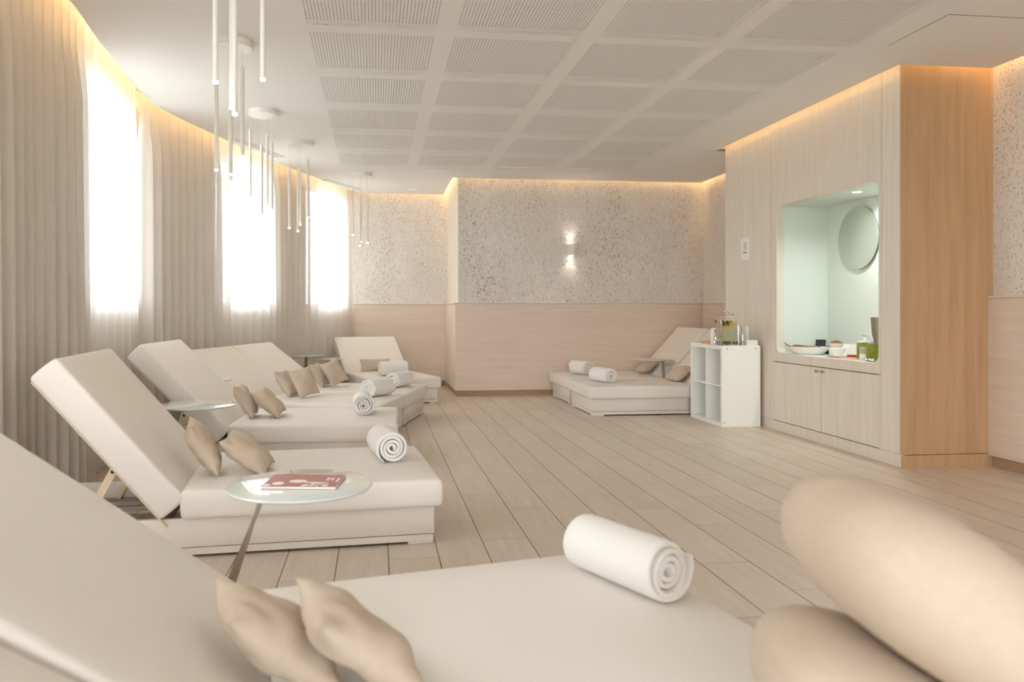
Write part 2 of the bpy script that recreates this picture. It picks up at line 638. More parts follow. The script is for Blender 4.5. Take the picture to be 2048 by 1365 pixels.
# wood dado: panels standing 4 cm proud of the wall, with a ledge and a recessed plinth
DZ = 1.205
def dado(tname, bname, x0, y0, x1, y1, nx, ny, e0=0, e1=0):
    """wall line from (x0,y0) to (x1,y1); (nx,ny) points into the room"""
    d = Vector((x1 - x0, y1 - y0, 0)); ln = d.length
    ang = math.atan2(d.y, d.x)
    side = 1 if (-math.sin(ang) * nx + math.cos(ang) * ny) > 0 else -1
    mt = T((x0, y0, 0)) @ Matrix.Rotation(ang, 4, 'Z')
    b = BM()
    t = .04
    ya, yb = sorted((0, side * t))
    box(b, -e0 * t, ln + e1 * t, ya, yb, .075, DZ - .018, mt)
    ya, yb = sorted((0, side * (t + .006)))
    box(b, -e0 * (t + .006), ln + e1 * (t + .006), ya, yb, DZ - .016, DZ, mt, .003)
    struct(tname, b, M['dado'])
    b = BM()
    ya, yb = sorted((0, side * .015))
    box(b, -e0 * .015, ln + e1 * .015, ya, yb, 0, .075, mt)
    struct(bname, b, M['plinth'])
dado('trim_1', 'baseboard_back', X_PIL, Y_BACK, X_R, Y_BACK, 0, -1, 1, 0)
dado('trim_2', 'baseboard_pilaster', X_PIL, Y_BACK, X_PIL, Y_ALC, -1, 0, 0, 0)
dado('trim_3', 'baseboard_alcove', -.7, Y_ALC, X_PIL - .04, Y_ALC, 0, -1)
dado('trim_4', 'baseboard_right', X_R, CAB_Y1, X_R, Y_BACK - .046, -1, 0)
dado('trim_5', 'baseboard_front', X_R, Y_REAR, X_R, CAB_Y0, -1, 0)
# window wall, following the curve
WOFF = .255
WIN = [(-4.7, -3.1), (-2.9, -1.3), (1.2, 3.0), (5.05, 6.58), (7.90, 9.07), (9.93, 11.04)]  # first two, behind the camera, are added for fill light
SILL = [.6, .6, .9, 1.14, 1.14, 1.14]
WT = .07                        # wall thickness at the windows
Z1 = 2.74
cuts = sorted({round(Y_REAR + .2 * i, 3) for i in range(90) if Y_REAR + .2 * i < 11.5} | {q for p in WIN for q in p} | {11.5})
b = BM()
vc = {}
def wv(y, z, d):
    k = (round(y, 4), z, d)
    if k not in vc:
        p = off(y, d); vc[k] = b.verts.new((p[0], p[1], z))
    return vc[k]
for y0, y1 in zip(cuts, cuts[1:]):
    hit = [i for i, (a, c) in enumerate(WIN) if a - 1e-6 <= (y0 + y1) / 2 <= c]
    hole = bool(hit)
    Z0 = SILL[hit[0]] if hit else 1.0
    zs = [0, Z0, Z1, SOFF]
    for k in range(3):
        if hole and k == 1:
            for z, s in ((Z0, 1), (Z1, -1)):
                q = [wv(y0, z, WOFF), wv(y1, z, WOFF), wv(y1, z, WOFF + WT), wv(y0, z, WOFF + WT)]
                b.faces.new(q if s > 0 else q[::-1])
            continue
        b.faces.new([wv(y0, zs[k], WOFF), wv(y1, zs[k], WOFF), wv(y1, zs[k + 1], WOFF), wv(y0, zs[k + 1], WOFF)])
        b.faces.new([wv(y1, zs[k], WOFF + WT), wv(y0, zs[k], WOFF + WT), wv(y0, zs[k + 1], WOFF + WT), wv(y1, zs[k + 1], WOFF + WT)])
for (a, c), Z0 in zip(WIN, SILL):
    for y_ in (a, c):
        b.faces.new([wv(y_, Z0, WOFF), wv(y_, Z1, WOFF), wv(y_, Z1, WOFF + WT), wv(y_, Z0, WOFF + WT)])
struct('wall_left', b, mat('window_wall_paint', rgb(236, 232, 226), .8))
for i, (a, c) in enumerate(WIN):
    p, q = Vector(off(a, WOFF + .035)), Vector(off(c, WOFF + .035))
    d = q - p; ln = d.length
    Z0 = SILL[i]
    mt = T((p.x, p.y, Z0)) @ Matrix.Rotation(math.atan2(d.y, d.x), 4, 'Z')
    H_ = Z1 - Z0
    b = BM(); fw = .05
    box(b, 0, fw, -.03, .03, 0, H_, mt, .004); box(b, ln - fw, ln, -.03, .03, 0, H_, mt, .004)
    box(b, fw, ln - fw, -.03, .03, 0, fw, mt, .004); box(b, fw, ln - fw, -.03, .03, H_ - fw, H_, mt, .004)
    box(b, .10, .21, -.03, .03, fw, H_ - fw, mt, .004)
    wf = struct('window_%d' % (i + 1), b, M['frame'])
    b = BM(); box(b, fw, ln - fw, -.004, .004, fw, H_ - fw, mt)
    obj('window_pane', b, M['window_glass'], wf, False)
    # sky portal just outside the pane: only guides the sampling of the sky, adds no light
    ld = bpy.data.lights.new('sky_portal', 'AREA')
    ld.shape = 'RECTANGLE'; ld.size = ln; ld.size_y = H_
    ld.cycles.is_portal = True
    lo = bpy.data.objects.new('sky_portal', ld)
    COL.objects.link(lo)
    mid = (Vector(off(a, WOFF + .12)) + Vector(off(c, WOFF + .12))) / 2
    lo.location = (mid.x, mid.y, (Z0 + Z1) / 2)
    inward = Vector((d.y, -d.x, 0)).normalized()
    lo.rotation_euler = inward.to_track_quat('-Z', 'Y').to_euler()

# curtains: sheer, pleated, hung in the slot outside the ceiling edge
def curtain(name, y0, y1, label, seed, gather=None):
    rnd = random.Random(seed)
    b = BM()
    n = int((y1 - y0) / .011)
    ph = 0
    cols = []
    freq = 2 * math.pi / .155
    amps = []
    for i in range(n + 1):
        y_ = y0 + (y1 - y0) * i / n
        k = .75 + .45 * math.sin(y_ * 3.1 + seed) + .25 * math.sin(y_ * 7.7 + 2 * seed)
        ph += (y1 - y0) / n * freq * (.75 + .5 * k * .6)
        amps.append((y_, ph, 0.031 + .016 * math.sin(y_ * 5.3 + seed)))
    zz = [.015, .5, 1.0, 1.5, 2.0, 2.4, 2.7, 2.9]
    for y_, p, a in amps:
        col = []
        for z in zz:
            t = 1 - z / 2.9
            q = p + .5 * t * math.sin(y_ * 2.3 + seed)
            dd = .105 + (a * (.75 + .5 * t)) * (math.sin(q) + .35 * math.sin(2 * q + .8)) 
            if z > 2.6: dd = .105 + .018 * math.sin(q * 1.0)
            X, Y = off(y_, dd)
            col.append(b.verts.new((X, Y, z)))
        cols.append(col)
    for c0, c1 in zip(cols, cols[1:]):
        for k in range(len(zz) - 1): b.faces.new((c0[k], c1[k], c1[k + 1], c0[k + 1]))
    o = obj(name, b, M['curtain'], angle=180)
    tag(o, label, 'curtain', 'sheer curtains along the window wall')
    return o
curtain('sheer_curtain', Y_REAR + .1, 6.43, 'sheer white pleated curtain at the nearest window, left of the dark gap', 1)
curtain('sheer_curtain', 6.52, 11.12, 'sheer white pleated curtain beyond the dark gap, running to the far alcove wall', 4)

# ------------------------------------------------------------------ built-in cabinet with the lit niche
XF, XB = CAB_X, X_R
NY0, NY1, NZ0, NZ1 = 5.229, 6.667, .712, 2.062
NX = 4.16                       # back of the niche
cab = thing('built_in_cabinet', 'full-height pale wood wall cabinet with a rounded lit aqua niche and two doors below', 'cabinet', (XF, CAB_Y0, 0))
# local axes: x into the cabinet, y along its front, z up
def YZ():                       # XY plate -> YZ plate, extruded along +x
    return Matrix(((0, 0, 1, 0), (1, 0, 0, 0), (0, 1, 0, 0), (0, 0, 0, 1)))
cl = CAB_Y1 - CAB_Y0
ny0, ny1 = NY0 - CAB_Y0, NY1 - CAB_Y0
s1, s2 = 5.196 - CAB_Y0, 6.765 - CAB_Y0     # the two full-height joints
TOP = SOFF
g = .0022
b = BM(); plate(b, [(.019, .09), (s1 - g, .09), (s1 - g, TOP), (.019, TOP)], 0, .02, mtx=YZ())
obj('front_panel', b, M['cab'], cab, False)
b = BM(); plate(b, [(s2 + g, .09), (cl, .09), (cl, TOP), (s2 + g, TOP)], 0, .02, mtx=YZ())
obj('front_panel', b, M['cab'], cab, False)
DZ0, DZ1 = .095, .632
b = BM()
hole = rrect(ny0, ny1, NZ0, NZ1, .075, 10)
plate(b, [(s1 + g, DZ1 + .003), (s2 - g, DZ1 + .003), (s2 - g, TOP), (s1 + g, TOP)], 0, .02, [hole], YZ())
obj('niche_surround', b, M['cab'], cab, False)
# stiles beside the doors
for ya, yb in ((s1 + g, ny0 - .002), (ny1 + .045, s2 - g)):
    b = BM(); box(b, 0, .02, ya, yb, .09, DZ1)
    obj('door_frame', b, M['cab'], cab, False)
ymid = 5.955 - CAB_Y0
for ya, yb, yk in ((ny0, ymid, ymid - .045), (ymid, ny1 + .043, ymid + .045)):
    b = BM(); box(b, -.001, .019, ya + g, yb - g, DZ0, DZ1 - .004, None, .0015, 1)
    dr = obj('door', b, M['cab'], cab, False)
    b = BM(); lathe(b, [(.005, 0), (.005, .012), (.011, .016), (.012, .024), (.009, .029), (0, .030)], 16, T((-.001, yk, .598)) @ rot('Y', -90))
    k = obj('knob', b, M['steel'], dr)
    k['label'] = 'small round steel knob'
b = BM(); box(b, .001, .019, -.0005, cl, 0, .088); 
obj('plinth', b, M['cab'], cab, False)
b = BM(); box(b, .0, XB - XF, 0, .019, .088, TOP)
sp_ = obj('side_panel', b, M['cab_side_shade'], cab, False)
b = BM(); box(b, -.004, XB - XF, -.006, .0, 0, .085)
obj('side_plinth', b, M['cab_side_shade'], cab, False)
b = BM(); box(b, .02, XB - XF, cl - .02, cl, 0, TOP)
obj('end_panel', b, M['cab'], cab, False)
b = BM(); box(b, .021, .03, .02, cl - .02, .0, NZ0 - .03); box(b, .021, .03, .02, ny0 - .03, NZ0 - .03, TOP); box(b, .021, .03, ny1 + .03, cl - .02, NZ0 - .03, TOP)
obj('carcass', b, M['seam'], cab, False)
# the niche lining: five faces with the opening's rounded corners, open to the room
b = BM()
d = NX - XF
lp = rrect(ny0, ny1, NZ0, NZ1, .075, 10)
a0 = [b.verts.new((.0195, y_, z_)) for y_, z_ in lp]
a1 = [b.verts.new((.075, y_, z_)) for y_, z_ in lp]
for i in range(len(lp)):
    j = (i + 1) % len(lp)
    b.faces.new((a0[i], a1[i], a1[j], a0[j]))
bmesh.ops.recalc_face_normals(b, faces=b.faces[:])
obj('niche_edge', b, M['cab'], cab)
b = BM()
box(b, .075, d, ny1, ny1 + .015, NZ0 - .01, NZ1 + .01)
box(b, .075, d, ny0 - .015, ny0, NZ0 - .01, NZ1 + .01)
box(b, d, d + .015, ny0 - .015, ny1 + .015, NZ0 - .01, NZ1 + .01)
box(b, .075, d, ny0 - .015, ny1 + .015, NZ1, NZ1 + .015)
obj('niche_lining', b, M['niche'], cab, False)
b = BM(); box(b, .075, d, ny0, ny1, NZ0 - .025, NZ0)
obj('countertop', b, mat('pale_aqua_counter', rgb(212, 220, 217), .3), cab, False)
# downlight of the niche
dl = thing('downlight', 'round recessed downlight in the ceiling of the aqua niche', 'light', (XF + .20, 5.78, NZ1))
b = BM(); lathe(b, [(.036, 0), (.046, 0), (.046, -.004), (.036, -.004)], 32, cap=False)
obj('trim_ring', b, M['white'], dl)
b = BM(); cyl(b, .035, -.001, .0)
obj('lens', b, emitter('niche_lamp_glow', (1, .95, .86, 1), 14), dl)
ld = bpy.data.lights.new('niche_lamp', 'AREA'); ld.shape = 'DISK'; ld.size = .07; ld.energy = 2.5; ld.color = (.90, 1, .97); ld.spread = R(150)
lo = bpy.data.objects.new('niche_lamp', ld); COL.objects.link(lo); lo.location = (XF + .20, 5.78, NZ1 - .006)
# round mirror on the niche's back wall
mr = thing('round_mirror', 'round frameless mirror on the back wall of the aqua niche', 'mirror', (NX - .003, 6.19, 1.733))
b = BM(); lathe(b, [(0, 0), (.10, 0), (.10, .012), (0, .012)], 32, rot('Y', -90))
obj('mount', b, M['white'], mr)
b = BM(); lathe(b, [(0, .0125), (.268, .0125), (.272, .015), (.272, .018), (0, .018)], 64, rot('Y', -90))
obj('glass', b, mat('satin_mirror', rgb(196, 202, 190), .28, .75), mr)
# small notice on the cabinet front
sg = thing('sign', 'small white square notice with an icon on the cabinet front, left of the niche', 'sign', (XF, 7.255, 1.715))
b = BM(); box(b, -.008, -.0005, -.085, .085, -.108, .108, None, .001, 1)
obj('plate', b, M['white_matt'], sg, False)
ink = mat('grey_print', rgb(120, 108, 100), .7)
b = BM()
for z_, a_, c_ in ((.062, -.03, .03), (-.004, -.03, .03)): box(b, -.0092, -.0078, a_, c_, z_ - .002, z_ + .002)
for y_ in (-.03, .03): box(b, -.0092, -.0078, y_ - .0016, y_ + .0016, -.004, .062)
lathe(b, [(.006, -.0007), (.006, .0007)], 12, T((-.0085, 0, .048)) @ rot('Y', 90))
for a_, c_, e_, f_ in ((0, .042, 0, .022), (0, .034, -.014, .022), (0, .034, .014, .022), (0, .022, -.010, .004), (0, .022, .010, .004)):
    q = Vector((0, e_ - a_, f_ - c_)); ln = q.length
    box(b, -.0006, .0006, 0, ln, -.0014, .0014, T((-.0085, a_, c_)) @ rot('X', math.degrees(math.atan2(q.z, q.y))))
obj('icon', b, ink, sg, False)
b = BM()
x_ = -.036
for q in (7, 5, 6, 3, 7, 5, 6, 4):
    box(b, -.0092, -.0078, x_, x_ + q * .001, -.042, -.042 + (.013 if q % 2 else .018)); x_ += .0095
obj('lettering', b, ink, sg, False)

# ------------------------------------------------------------------ loungers
MW, ML, SEATL = .93, 1.83, 1.17      # mattress width, base length, seat length
ST = .31                              # top of the seat
TILT = 47
def lounger(label, corner, deg, group='white loungers', tilt=TILT, MW=MW, bl=.84):
    """corner = foot corner of the mattress nearest the camera side (local y = 0); local +x runs to the foot, y across"""
    t = thing('sun_lounger', label, 'lounger', (corner[0], corner[1], 0), R(deg), group)
    e = .035
    w0, w1 = e, MW - e
    xf_ = -e
    # base: upholstered side and foot panels round an open frame
    b = BM()
    box(b, -ML, xf_, w0, w0 + .03, .048, .178, None, .004)
    box(b, -ML, xf_, w1 - .03, w1, .048, .178, None, .004)
    box(b, xf_ - .03, xf_, w0 + .029, w1 - .029, .048, .178, None, .004)
    box(b, -ML, -ML + .03, w0 + .029, w1 - .029, .048, .178, None, .004)
    obj('base', b, M['leather_base'], t)
    b = BM()
    box(b, -ML + .004, xf_ - .004, w0 + .004, w0 + .03, .014, .0445); box(b, -ML + .004, xf_ - .004, w1 - .03, w1 - .004, .014, .0445)
    box(b, xf_ - .03, xf_ - .004, w0 + .03, w1 - .03, .014, .0445)
    obj('lower_rail', b, M['leather_base'], t, False)
    b = BM(); box(b, -SEATL + .01, xf_ - .03, w0 + .03, w1 - .03, .15, .176)
    obj('deck', b, M['board'], t, False)
    for x in (-ML + .008, xf_ - .125):
        for y in (w0 + .006, w1 - .095):
            b = BM(); box(b, x, x + .118, y, y + .088, 0, .0142, None, .002, 1)
            obj('foot', b, M['leather_base'], t, False)
    b = BM(); soft_box(b, SEATL, MW, ST - .179, .022, .008, mtx=T((-SEATL / 2, MW / 2, .179 + (ST - .179) / 2)), bulge=.004)
    obj('seat_cushion', b, M['leather'], t, angle=60)
    # backrest, hinged at the seat's head end
    bt = .142
    mt = T((-SEATL - .085, 0, .182)) @ rot('Y', tilt)
    b = BM(); soft_box(b, bl, MW, bt, .018, .005, mtx=mt @ T((-bl / 2, MW / 2, bt / 2)), bulge=.004)
    obj('backrest', b, M['leather'], t, angle=60)
    b = BM(); box(b, -bl + .015, .045, .02, MW - .02, -.008, .001, mt, .003)
    obj('backrest_board', b, M['board'], t, False)
    # folding strut and the toothed rail it stands in
    for y in (w0 + .06, w1 - .06):
        a_ = mt @ Vector((-.30, 0, -.014)); 
        p = Vector((a_.x, y, a_.z)); q = Vector((a_.x - .16, y, .10))
        b = BM()
        d_ = q - p
        m_ = T(p) @ rot('Y', math.degrees(math.atan2(-d_.z, d_.x)))
        box(b, 0, d_.length, -.004, .004, -.017, .017, m_)
        s_ = obj('strut', b, M['board'], t, False)
        b = BM(); lathe(b, [(.009, -.007), (.009, .007)], 12, m_ @ T((.018, 0, 0)) @ rot('X', 90))
        obj('bolt', b, M['black'], s_, False)
        b = BM(); box(b, -ML + .05, -SEATL, y - .022, y + .022, .085, .097)
        obj('toothed_rail', b, M['steel'], t, False)
    return t
def L2W(corner, deg, p):
    return Matrix.Translation((corner[0], corner[1], 0)) @ rot('Z', deg) @ Vector(p)
LG = {}
def near_corner(far, deg):
    v = rot('Z', deg) @ Vector((0, -MW, 0))
    return (far[0] + v.x, far[1] + v.y)
LG[1] = (near_corner((.80, 2.48), 12.5), 12.5)
ax = rot('Z', 12.5) @ Vector((.02, -MW - .02, 0))
LG[0] = ((LG[1][0][0] + ax.x, LG[1][0][1] + ax.y), 12.5)
LG[2] = ((.312, 3.575), 5)
LG[3] = ((.150, 5.385), -2)
LG[4] = ((.035, 6.41), -16)
v = rot('Z', -16) @ Vector((0, MW + .015, 0))
LG[5] = ((LG[4][0][0] + v.x, LG[4][0][1] + v.y), -16)
v = rot('Z', -73) @ Vector((0, -.86, 0))
LG[6] = ((.775 + v.x, 9.085 + v.y), -73)
# the pair on the right points the other way: foot towards -x
LG[7] = ((2.205, 7.730 + MW), 180)
LG[8] = ((2.225, 8.760 + MW), 180)
names = {
    0: 'white padded lounger at the lower right edge, under the piled beige cushions',
    1: 'white padded lounger nearest the camera, with two big cushions and one rolled towel',
    2: 'white padded lounger just behind the table with the pink brochure',
    3: 'white padded lounger second in the row, behind the bare round table',
    4: 'white padded lounger by the curtains, nearer one of the touching pair',
    5: 'white padded lounger by the curtains, farther one of the touching pair',
    6: 'white padded lounger facing out of the far alcove with one slim lumbar cushion',
    7: 'white padded lounger directly behind the white cube shelf, nearer of the right-hand pair',
    8: 'white padded lounger along the back wall, farther of the right-hand pair'}
TILTS = {0: 35, 1: 38, 2: 50, 3: 45, 4: 37, 5: 37, 6: 37}  # cushion-pile lounger's back is raised to shade its neighbour's side
for k in (2, 1, 0, 3, 4, 5, 6, 7, 8):
    lounger(names[k], LG[k][0], LG[k][1], tilt=TILTS.get(k, TILT), MW=.86 if k == 6 else MW, bl={6: .75, 2: .82, 4: .77, 5: .77}.get(k, .84))

# ------------------------------------------------------------------ cushions
def pillow_mesh(name, sx, sy, t, seed, m, pinch=.09, n=30):
    rnd = random.Random(seed)
    b = BM()
    ph = [rnd.uniform(0, 6.28) for _ in range(8)]
    def surf(u, v, s):
        x = sx / 2 * u * (1 - pinch * (1 - v * v) * abs(u) ** 1.5)
        y = sy / 2 * v * (1 - pinch * (1 - u * u) * abs(v) ** 1.5)
        f = (max(0, 1 - abs(u) ** 2.6) * max(0, 1 - abs(v) ** 2.6)) ** .55
        wr = .0045 * math.sin(9 * u + 5 * v + ph[0]) * abs(u * v) + .004 * math.sin(14 * v * u + ph[1]) + .005 * math.sin(4 * u + ph[2]) * math.sin(3 * v + ph[3])
        z = s * (t / 2 * f + wr * f)
        r = max(abs(u), abs(v))
        z += .006 * math.sin(3 * u + ph[4]) * math.sin(2.5 * v + ph[5])
        return (x, y, z)
    top = [[None] * (n + 1) for _ in range(n + 1)]
    bot = [[None] * (n + 1) for _ in range(n + 1)]
    def par(i):
        q = 2 * i / n - 1
        return math.sin(q * math.pi / 2) * .55 + q * .45
    for i in range(n + 1):
        for j in range(n + 1):
            u, v = par(i), par(j)
            top[i][j] = b.verts.new(surf(u, v, 1))
            bot[i][j] = top[i][j] if i in (0, n) or j in (0, n) else b.verts.new(surf(u, v, -1))
    for i in range(n):
        for j in range(n):
            b.faces.new((top[i][j], top[i + 1][j], top[i + 1][j + 1], top[i][j + 1]))
            b.faces.new((bot[i][j], bot[i][j + 1], bot[i + 1][j + 1], bot[i + 1][j]))
    bmesh.ops.recalc_face_normals(b, faces=b.faces[:])
    me = bpy.data.meshes.new(name)
    b.to_mesh(me); b.free()
    me.shade_smooth()
    me.set_sharp_from_angle(angle=R(75))
    me.materials.append(m)
    return me
PM = [pillow_mesh('cushion', .275, .27, .11, s, M['linen'], .10) for s in (3, 5, 9, 12)]
PL = [pillow_mesh('cushion', .285, .28, .11, q, M['linen'], .06) for q in (31, 33)]
PMR = pillow_mesh('lumbar_cushion', .42, .17, .09, 4, M['linen'])
def cushion(label, k, lx, ly, tilt, twist, spin=0, mesh=None, z0=None, size=.27, group='beige linen cushions', lift=0):
    """tilt: the cushion's face leans back this far from lying flat; lx, ly: where its lower edge rests on the seat"""
    me = mesh or PM[0]
    o = bpy.data.objects.new('cushion', me)
    COL.objects.link(o)
    c, deg = LG[k]
    mt = T((c[0], c[1], 0)) @ rot('Z', deg) @ T((lx, ly, (ST if z0 is None else z0) + lift)) @ rot('Z', twist) @ rot('Y', tilt) @ T((-size / 2 + .0, 0, .055 if size > .2 else .045)) @ rot('Z', spin)
    # let it down onto the seat, clear of the backrest
    base = T((c[0], c[1], 0)) @ rot('Z', deg)
    loc = base.inverted() @ mt
    n_ = Vector((math.sin(R(TILTS.get(k, TILT))), 0, math.cos(R(TILTS.get(k, TILT)))))
    p_ = Vector((-SEATL - .085, 0, .182))
    vs_ = [loc @ v.co for v in me.vertices]
    dz = ST + .0095 - min(v.z for v in vs_)
    near = min(n_.dot(v + Vector((0, 0, dz)) - p_) for v in vs_) - .1485
    dx = max(0, -near / n_.x)
    o.matrix_world = base @ T((dx, 0, dz)) @ loc
    return tag(o, label, 'cushion', group)
cushion('large beige cushion leaning on the backrest of the nearest lounger, left of the two', 1, -1.09, .34, 38, 3, 0, PL[0], size=.28, lift=-.015)
cushion('large beige cushion propped in front of another on the nearest lounger, right of the two', 1, -.935, .26, 40, 3, 0, PL[1], size=.28, lift=-.025)
cushion('crumpled beige cushion tucked into the backrest behind the pink brochure table, left of two', 2, -1.10, .33, 62, 6, 4, PM[2], lift=-.01)
cushion('beige cushion slumped in front of its neighbour behind the pink brochure table, right of two', 2, -.835, .30, 38, -12, 6, PM[3], lift=-.025)
cushion('beige cushion half hidden by the bare round table edge, leaning on the backrest', 3, -1.10, .37, 60, 6, 0, PM[1], lift=-.01)
cushion('beige cushion just right of the bare round table, in front of another', 3, -.89, .35, 44, -8, 8, PM[0], lift=-.02)
cushion('beige cushion on the nearer of the touching loungers, behind its pair', 4, -.99, .50, 56, 0, 0, PM[3], lift=-.004)
cushion('upright beige cushion on the nearer of the touching loungers, in front of its pair', 4, -.82, .42, 64, -24, 6, PM[2], lift=-.015)
cushion('small-looking beige cushion on the farther of the touching loungers, behind its pair', 5, -1.02, .46, 58, 4, 0, PM[1], lift=-.004)
cushion('beige cushion standing on a corner on the farther of the touching loungers', 5, -.87, .46, 60, -28, 14, PM[0])
o = cushion('slim rectangular beige lumbar cushion on the lounger in the far alcove', 6, -1.08, .37, 68, 0, 90, PMR, size=.17)
cushion('beige cushion below the table with the orange brochure, by the back wall', 8, -1.13, .40, 30, 0, 8, PM[2], lift=-.012)
cushion('beige cushion partly hidden by the white cube shelf', 7, -1.07, .47, 30, 10, 0, PM[3], lift=-.012)
# the two big plump ones piled at the lower right edge: soft rounded square, with a seam round the middle
def plump_mesh(name, sx, sy, t, seed, n=40, k=2.7):
    b = BM()
    rows = []
    m_ = 56
    for i in range(1, n):
        th = math.pi * i / n - math.pi / 2          # latitude; the seam is the equator
        c_ = math.cos(th); zz = math.sin(th)
        rr_ = c_ ** .72
        row = []
        for j in range(m_):
            a = 2 * math.pi * j / m_
            q = (abs(math.cos(a)) ** k + abs(math.sin(a)) ** k) ** (-1 / k)
            dent = 1 - .012 * math.exp(-(th / .035) ** 2)
            wv_ = 1 + .010 * math.sin(5 * a + seed) * c_ + .006 * math.sin(9 * a + 2 * seed) * abs(zz)
            row.append(b.verts.new((sx / 2 * q * rr_ * math.cos(a) * wv_ * dent, sy / 2 * q * rr_ * math.sin(a) * wv_ * dent, t / 2 * zz * (1 + .02 * math.sin(3 * a + seed) * c_))))
        rows.append(row)
    for A, B_ in zip(rows, rows[1:]):
        for j in range(m_): b.faces.new((A[j], A[(j + 1) % m_], B_[(j + 1) % m_], B_[j]))
    p0 = b.verts.new((0, 0, -t / 2)); p1 = b.verts.new((0, 0, t / 2))
    for j in range(m_):
        b.faces.new((p0, rows[0][(j + 1) % m_], rows[0][j])); b.faces.new((p1, rows[-1][j], rows[-1][(j + 1) % m_]))
    bmesh.ops.recalc_face_normals(b, faces=b.faces[:])
    me = bpy.data.meshes.new(name); b.to_mesh(me); b.free()
    me.shade_smooth(); me.materials.append(M['linen'])
    return me
PB1 = plump_mesh('cushion', .41, .42, .205, 1)
PB2 = plump_mesh('cushion', .46, .44, .22, 4)
def big(me, label, loc, rx):
    o = bpy.data.objects.new('cushion', me); COL.objects.link(o)
    o.location = loc; o.rotation_euler = [R(q) for q in rx]
    return tag(o, label, 'cushion', 'plump cushions at the lower right')
lower = big(PB2, 'plump shaded beige cushion underneath the other at the lower right edge', (.80, 1.09, .458), (4, 28, -8))
upper = big(PB1, 'plump round beige cushion on top of the pile at the lower right edge', (.812, 1.053, .690), (1, 35, -6))

# the lower one is squashed flat on the seat and under the upper one
def basis(o): return T(o.location) @ o.rotation_euler.to_matrix().to_4x4()
ml, mu = basis(lower), basis(upper)
li, ui = ml.inverted(), mu.inverted()
for v in lower.data.vertices:
    p = ui @ (ml @ v.co)
    k_ = 2.7
    rho = (abs(p.x / .209) ** k_ + abs(p.y / .214) ** k_) ** (1 / k_)
    if rho < 1:
        c_ = rho ** (1 / .72)
        hh = .1045 * math.sqrt(max(0, 1 - c_ * c_)) + .003
        if -hh < p.z: p.z = -hh
    q = mu @ p
    if q.z < ST + .0115: q.z = ST + .0115 + (q.z - ST) * .01
    v.co = li @ q

# ------------------------------------------------------------------ rolled towels
def towel_mesh(seed, r=.075, ln=.30, turns=4.2):
    """a strip of terry rolled into a spiral, with thickness, folded end and wavy rim"""
    rnd = random.Random(seed)
    b = BM()
    n = 150
    th = r / (turns + .35)
    pts_o, pts_i = [], []
    for i in range(n + 1):
        t = i / n
        a = 2 * math.pi * turns * t
        ro = th * .45 + (r - th * .45) * t
        w = th * .46 * (1 if t < .97 else (1 - (t - .97) / .03 * .6))
        wob = 1 + .035 * math.sin(3 * a / turns * 2 + seed) + .02 * math.sin(a * 1.7 + seed)
        ex = -.6 * R(90)
        pts_o.append(((ro + w) * wob * math.cos(a + ex), (ro + w) * wob * math.sin(a + ex)))
        pts_i.append(((max(.001, ro - w)) * wob * math.cos(a + ex), (max(.001, ro - w)) * wob * math.sin(a + ex)))
    ks = [-1, -.985, -.95, -.8, -.4, 0, .4, .8, .95, .985, 1]
    G = []
    for q in ks:
        e = abs(q)
        rnd_in = 0 if e < .95 else (.10 if e < .98 else (.22 if e < .99 else .5))
        row = []
        for (po, pi), idx in zip(zip(pts_o, pts_i), range(n + 1)):
            mx, my = (po[0] + pi[0]) / 2, (po[1] + pi[1]) / 2
            t = idx / n
            yoff = ln / 2 * q + (math.copysign(1, q) * (.006 * math.sin(2 * math.pi * turns * t * .8 + seed) - .012 * (1 - t) * 0) if e > .9 else 0)
            zz = .0025 * math.sin(20 * q + idx * .05)
            row.append((b.verts.new((po[0] + (mx - po[0]) * rnd_in * 1.0, yoff, po[1] + (my - po[1]) * rnd_in)),
                        b.verts.new((pi[0] + (mx - pi[0]) * rnd_in, yoff, pi[1] + (my - pi[1]) * rnd_in))))
        G.append(row)
    for k in range(len(ks) - 1):
        for i in range(n):
            A, B_ = G[k], G[k + 1]
            b.faces.new((A[i][0], A[i + 1][0], B_[i + 1][0], B_[i][0]))
            b.faces.new((A[i][1], B_[i][1], B_[i + 1][1], A[i + 1][1]))
        for i in (0, n):
            b.faces.new((G[k][i][0], G[k + 1][i][0], G[k + 1][i][1], G[k][i][1]))
    for k in (0, -1):
        for i in range(n): b.faces.new((G[k][i][0], G[k][i][1], G[k][i + 1][1], G[k][i + 1][0]))
    # rest on the seat: flatten the underside slightly
    for v in b.verts:
        if v.co.z < -r * .9: v.co.z = -r * .9 + (v.co.z + r * .9) * .25
    lo = min(v.co.z for v in b.verts)
    for v in b.verts: v.co.z -= lo
    bmesh.ops.recalc_face_normals(b, faces=b.faces[:])
    me = bpy.data.meshes.new('rolled_towel')
    b.to_mesh(me); b.free()
    me.shade_smooth(); me.set_sharp_from_angle(angle=R(70))
    me.materials.append(M['towel'])
    return me
TM = [towel_mesh(1), towel_mesh(2, .072, .29, 3.8), towel_mesh(5, .078, .30, 4.6)]
def towel(label, x, y, deg, m=0, s=1.0, z=ST + .012):
    """deg: direction of the roll's near end, measured from the camera direction (-y) towards +x"""
    o = bpy.data.objects.new('rolled_towel', TM[m]); COL.objects.link(o)
    o.location = (x, y, z); o.rotation_euler = (0, 0, R(deg)); o.scale = (s, s, s)
    return tag(o, label, 'towel', 'rolled white towels')
towel('big rolled white towel on the foot of the nearest lounger', .71, 2.13, 25, 0, 1.15)
towel('rolled white towel on the lounger behind the pink brochure table', .06, 4.10, 9, 1, 1.12)
towel('rolled white towel facing straight out beside the bare round table lounger', -.10, 5.90, 3, 2)
towel('rolled white towel on the nearer lounger of the pair by the curtains', .02, 7.10, -36, 0, 1.1)
